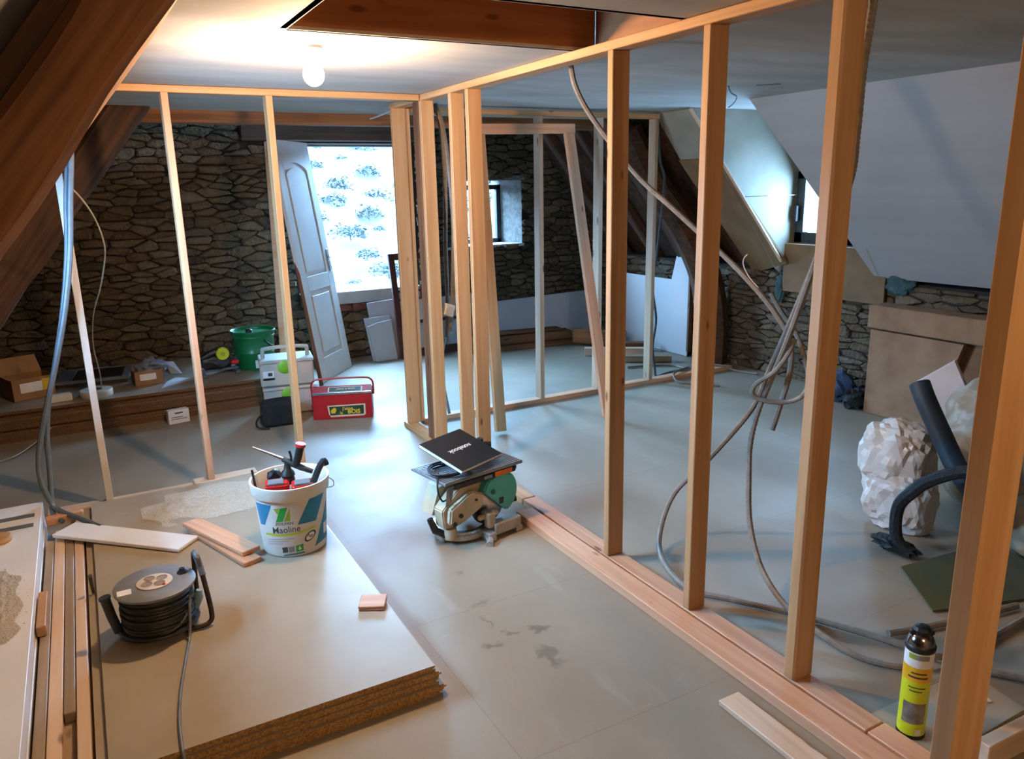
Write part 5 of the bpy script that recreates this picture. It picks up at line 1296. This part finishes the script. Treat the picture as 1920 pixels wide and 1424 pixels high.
for x0_ in (.065, .48):
    for z0_, z1_ in ((.09, .36), (.395, .70), (.73, SHt - .07)):
        b = BM(); box(b, (x0_, z0_, -.003), (x0_ + (.335 if x0_ < .3 else .355), z1_, .0)); obj('pane', b, GLASS, sa, basis=Ms)
def lean_board(name, label, pts, y0_, y1_, zmax, mat, t=.013):
    """sheet leaning back on the gable: outline in (x,z)"""
    b = BM(); a = [b.verts.new((x, y0_ + (y1_ - y0_) * z / zmax, z)) for x, z in pts]; c = [b.verts.new((x, y0_ + (y1_ - y0_) * z / zmax + t, z)) for x, z in pts]
    b.faces.new(a); b.faces.new(c[::-1]); n = len(pts)
    for i in range(n): b.faces.new((a[i], c[i], c[(i + 1) % n], a[(i + 1) % n]))
    return tag(base(obj(name, b, mat)), label, 'plasterboard')
lean_board('plasterboard_sheet', 'front grey plasterboard offcut with a chipped top beside the sash', [(2.60, .004), (2.84, .004), (2.83, .42), (2.66, .40), (2.56, .37)], 7.72, 7.86, .6, BOARDGREY)
lean_board('plasterboard_sheet', 'middle grey plasterboard offcut beside the sash', [(2.58, .004), (2.83, .004), (2.83, .46), (2.54, .45)], 7.76, 7.90, .6, BOARDGREY)
lean_board('plasterboard_sheet', 'tallest grey plasterboard offcut behind the others beside the sash', [(2.64, .004), (2.95, .004), (2.95, .62), (2.61, .60)], 7.80, 7.95, .6, BOARDGREY)
lean_board('plasterboard_sheet', 'wide white plasterboard behind the old sash', [(2.95, .004), (3.95, .004), (3.95, .60), (2.95, .58)], 7.86, 7.98, .6, BOARDWHITE)
lean_board('plasterboard_sheet', 'long white plasterboard along the foot of the gable wall', [(3.7, .004), (5.55, .004), (5.55, .50), (3.7, .46)], 7.92, 8.02, .6, BOARDWHITE)
b = BM(); prism(b, [(7.45, .004), (7.45, .79), (6.36, .79), (6.29, 1.04), (6.13, 1.06), (6.05, .9), (6.0, .70), (6.03, .4), (6.09, .004)], 'x', 5.44, 5.453); tag(base(obj('plasterboard_sheet', b, BOARDWHITE)), 'stepped white plasterboard standing by the right stone wall', 'plasterboard')
tag(plank('wood_stick', (5.37, 5.98, .08), (5.41, 6.02, .95), .05, .03, OLDPLANK), 'dark red brown board upright at the edge of the white plasterboard', 'board')
pl_ = [('uppermost weathered plank of the pile below the small window', (3.75, 7.58, .19), (4.75, 7.50, .17), .14, .028), ('middle weathered plank of the pile below the small window', (3.7, 7.60, .11), (4.85, 7.45, .11), .18, .09), ('bottom weathered plank of the pile below the small window', (3.6, 7.58, .03), (4.9, 7.42, .03), .20, .055)]
for lb, p0, p1, w_, t_ in pl_: tag(plank('old_plank', p0, p1, w_, t_, OLDPLANK, side=(0, 1, 0)), lb, 'plank', 'weathered planks at the gable')
tag(old_beam('old_log', (4.82, 7.30, .10), (5.28, 6.92, .09), .15, .16, OLDWOOD_RED, None, side=(0, 0, 1), amp=.03, seed=12), 'rough brown log end on the floor by the white boards', 'log')
for lb, p0, p1, w_, t_, m_ in (('pale squared timber with an orange sawn end lying by the white boards', (4.6, 6.75, .045), (5.12, 6.38, .045), .09, .08, PINE_PALE), ('lower pale timber with a dark sawn end near the far bottom plate', (4.55, 6.42, .035), (5.16, 6.0, .035), .09, .065, PINE_GREY), ('short reddish timber block behind the pale timbers', (5.06, 6.72, .05), (5.33, 6.52, .05), .11, .095, OLDPLANK)):
    tag(plank('timber_offcut', p0, p1, w_, t_, m_, side=(.5, .8, 0)), lb, 'timber')

# ------------------------------------------------------------------ right: boards, sacks and foam by the knee wall
b = BM(); prism(b, [(3.80, .003), (3.26, .003), (3.07, .66), (3.80, .66)], 'x', 5.24, 5.28); tag(base(obj('hardboard_sheet', b, HARDBOARD)), 'brown sheet standing against the right knee wall', 'board')
b = BM(); box(b, (5.22, 2.86, .675), (5.42, 3.82, .85), .006); 
tag(base(obj('long_carton', b, HARDBOARD)), 'long brown carton laid on top of the standing brown sheets', 'box')
b = BM(); prism(b, [(3.10, .003), (2.5, .003), (2.5, .66), (2.92, .66)], 'x', 5.28, 5.32); tag(base(obj('hardboard_sheet', b, LINING)), 'lighter brown sheet behind the near stud at the right', 'board')
b = BM(); prism(b, [(3.36, .003), (2.4, .003), (2.4, .67), (3.36, .67)], 'x', 5.36, 5.42); tag(base(obj('hardboard_sheet', b, HARDBOARD)), 'rearmost brown board carrying the long carton', 'board')
b = BM()
c_ = [(4.62, 3.02, .47), (4.66, 2.775, .675), (4.70, 2.60, .33), (4.66, 2.82, .17)]
quad_slab(b, c_, (1, .3, .35), .03); o = tag(base(obj('foam_board', b, PINKISH)), 'pale pink rectangular board tipped against the sacks', 'board')
# large sack
def soft_sack(bm_, c, size, seed, fold=.06, flat=.002, sub=5, freq=2.2):
    r = bmesh.ops.create_icosphere(bm_, subdivisions=sub, radius=1.0)
    s = Vector((seed * 7.3, seed * 3.1, seed * 1.7))
    for v in r['verts']:
        n = v.co.normalized(); q = Vector(n)
        q = Vector([math.copysign(abs(t) ** .8, t) for t in q])                       # boxier
        rid = 1 - abs(noise.noise(n * freq * 1.6 + s)) * 2                            # creases
        rid2 = 1 - abs(noise.noise(n * freq * 3.7 + s * 2)) * 2
        d = 1 + .12 * noise.noise(n * freq + s) + fold * rid + fold * .5 * rid2
        q = Vector((q.x * size[0], q.y * size[1], q.z * size[2])) * d + Vector(c)
        if q.z < flat: q.z = flat + (q.z - flat) * .02
        v.co = q
def smooth_obj(name, b, mat, parent):
    o = obj(name, b, mat, parent)
    for p in o.data.polygons: p.use_smooth = True
    return o
sk = thing('insulation_sack', 'bulky beige printed sack behind the near right post', 'sack', (4.30, 2.02, 0))
b = BM(); soft_sack(b, (0, 0, .36), (.40, .46, .40), 3, .05); soft_sack(b, (-.30, -.36, .14), (.30, .30, .17), 7, .07); smooth_obj('sack_body', b, BAGBEIGE, sk)
V, F = text_geo('OUI', .16, .003)
Mt = Matrix.Translation((-.50, -.30, .42)) @ Matrix.Rotation(math.radians(-62), 4, 'Z') @ Matrix.Rotation(math.radians(72), 4, 'X') @ Matrix.Rotation(.35, 4, 'Z')
me = bpy.data.meshes.new('lettering'); me.from_pydata([tuple(Mt @ v) for v in V], [], F); me.materials.append(INK); link_mesh('lettering', me, sk)
wb_ = thing('plastic_sack', 'crumpled white plastic sack on the floor at the right', 'sack', (3.62, 2.40, 0))
b = BM(); soft_sack(b, (0, .0, .36), (.13, .17, .19), 14, .11, sub=4, freq=2.3); soft_sack(b, (-.02, -.05, .16), (.12, .17, .18), 15, .12, sub=4, freq=2.0); obj('sack_body', b, BAGWHITE, wb_)
conduit('foam_tube', [(3.62, 2.32, .78), (3.60, 2.26, .70), (3.58, 2.14, .54), (3.56, 2.04, .42), (3.56, 1.94, .32), (3.57, 1.86, .24)], .05, TUBEBLUE, 'thick blue black foam tube standing out of the white sack', 12)
conduit('foam_strip', [(3.40, 1.80, .52), (3.37, 1.93, .48), (3.345, 2.05, .40), (3.33, 2.11, .33), (3.31, 2.16, .24), (3.30, 2.15, .10), (3.31, 2.10, .03)], .03, FOAMBLACK, 'black foam strip hanging down beside the white sack', 8)
b = BM(); blob(b, (3.32, 2.16, .035), (.05, .12, .035), .5, 5, 9, 3, flat=.002); tag(base(obj('foam_scrap', b, FOAMBLACK, smooth=True)), 'ragged black foam scrap on the floor below the strip', 'foam')
b = BM(); blob(b, (5.36, 4.16, .11), (.13, .15, .14), .3, 3, 17, 3, flat=.002); tag(base(obj('insulation_piece', b, BLUEWOOL, smooth=True)), 'blue insulation lump at the foot of the right stone wall', 'insulation')
b = BM(); blob(b, (5.27, 3.90, .07), (.09, .08, .09), .5, 4, 18, 3, flat=.002); tag(base(obj('insulation_piece', b, FOAMBLACK, smooth=True)), 'dark ragged tuft between blue insulation and brown sheet', 'insulation')
b = BM(); quad_slab(b, [(2.95, 1.72, .004), (3.6, 1.5, .004), (3.7, 1.9, .06), (3.1, 1.98, .05)], (0, 0, 1), .01); tag(base(obj('green_sheet', b, M('olive_foil', '#55562e', '#434a3c', scale=5, rough=.4))), 'olive and teal plastic sheet on the floor behind the near stud', 'sheet')
b = BM(); blob(b, (3.30, 1.36, .06), (.22, .10, .06), .3, 3, 19, 3, flat=.002); tag(base(obj('plastic_film', b, TEALFOAM, smooth=True)), 'dark teal crumpled film beside the sacks at the right edge', 'film')
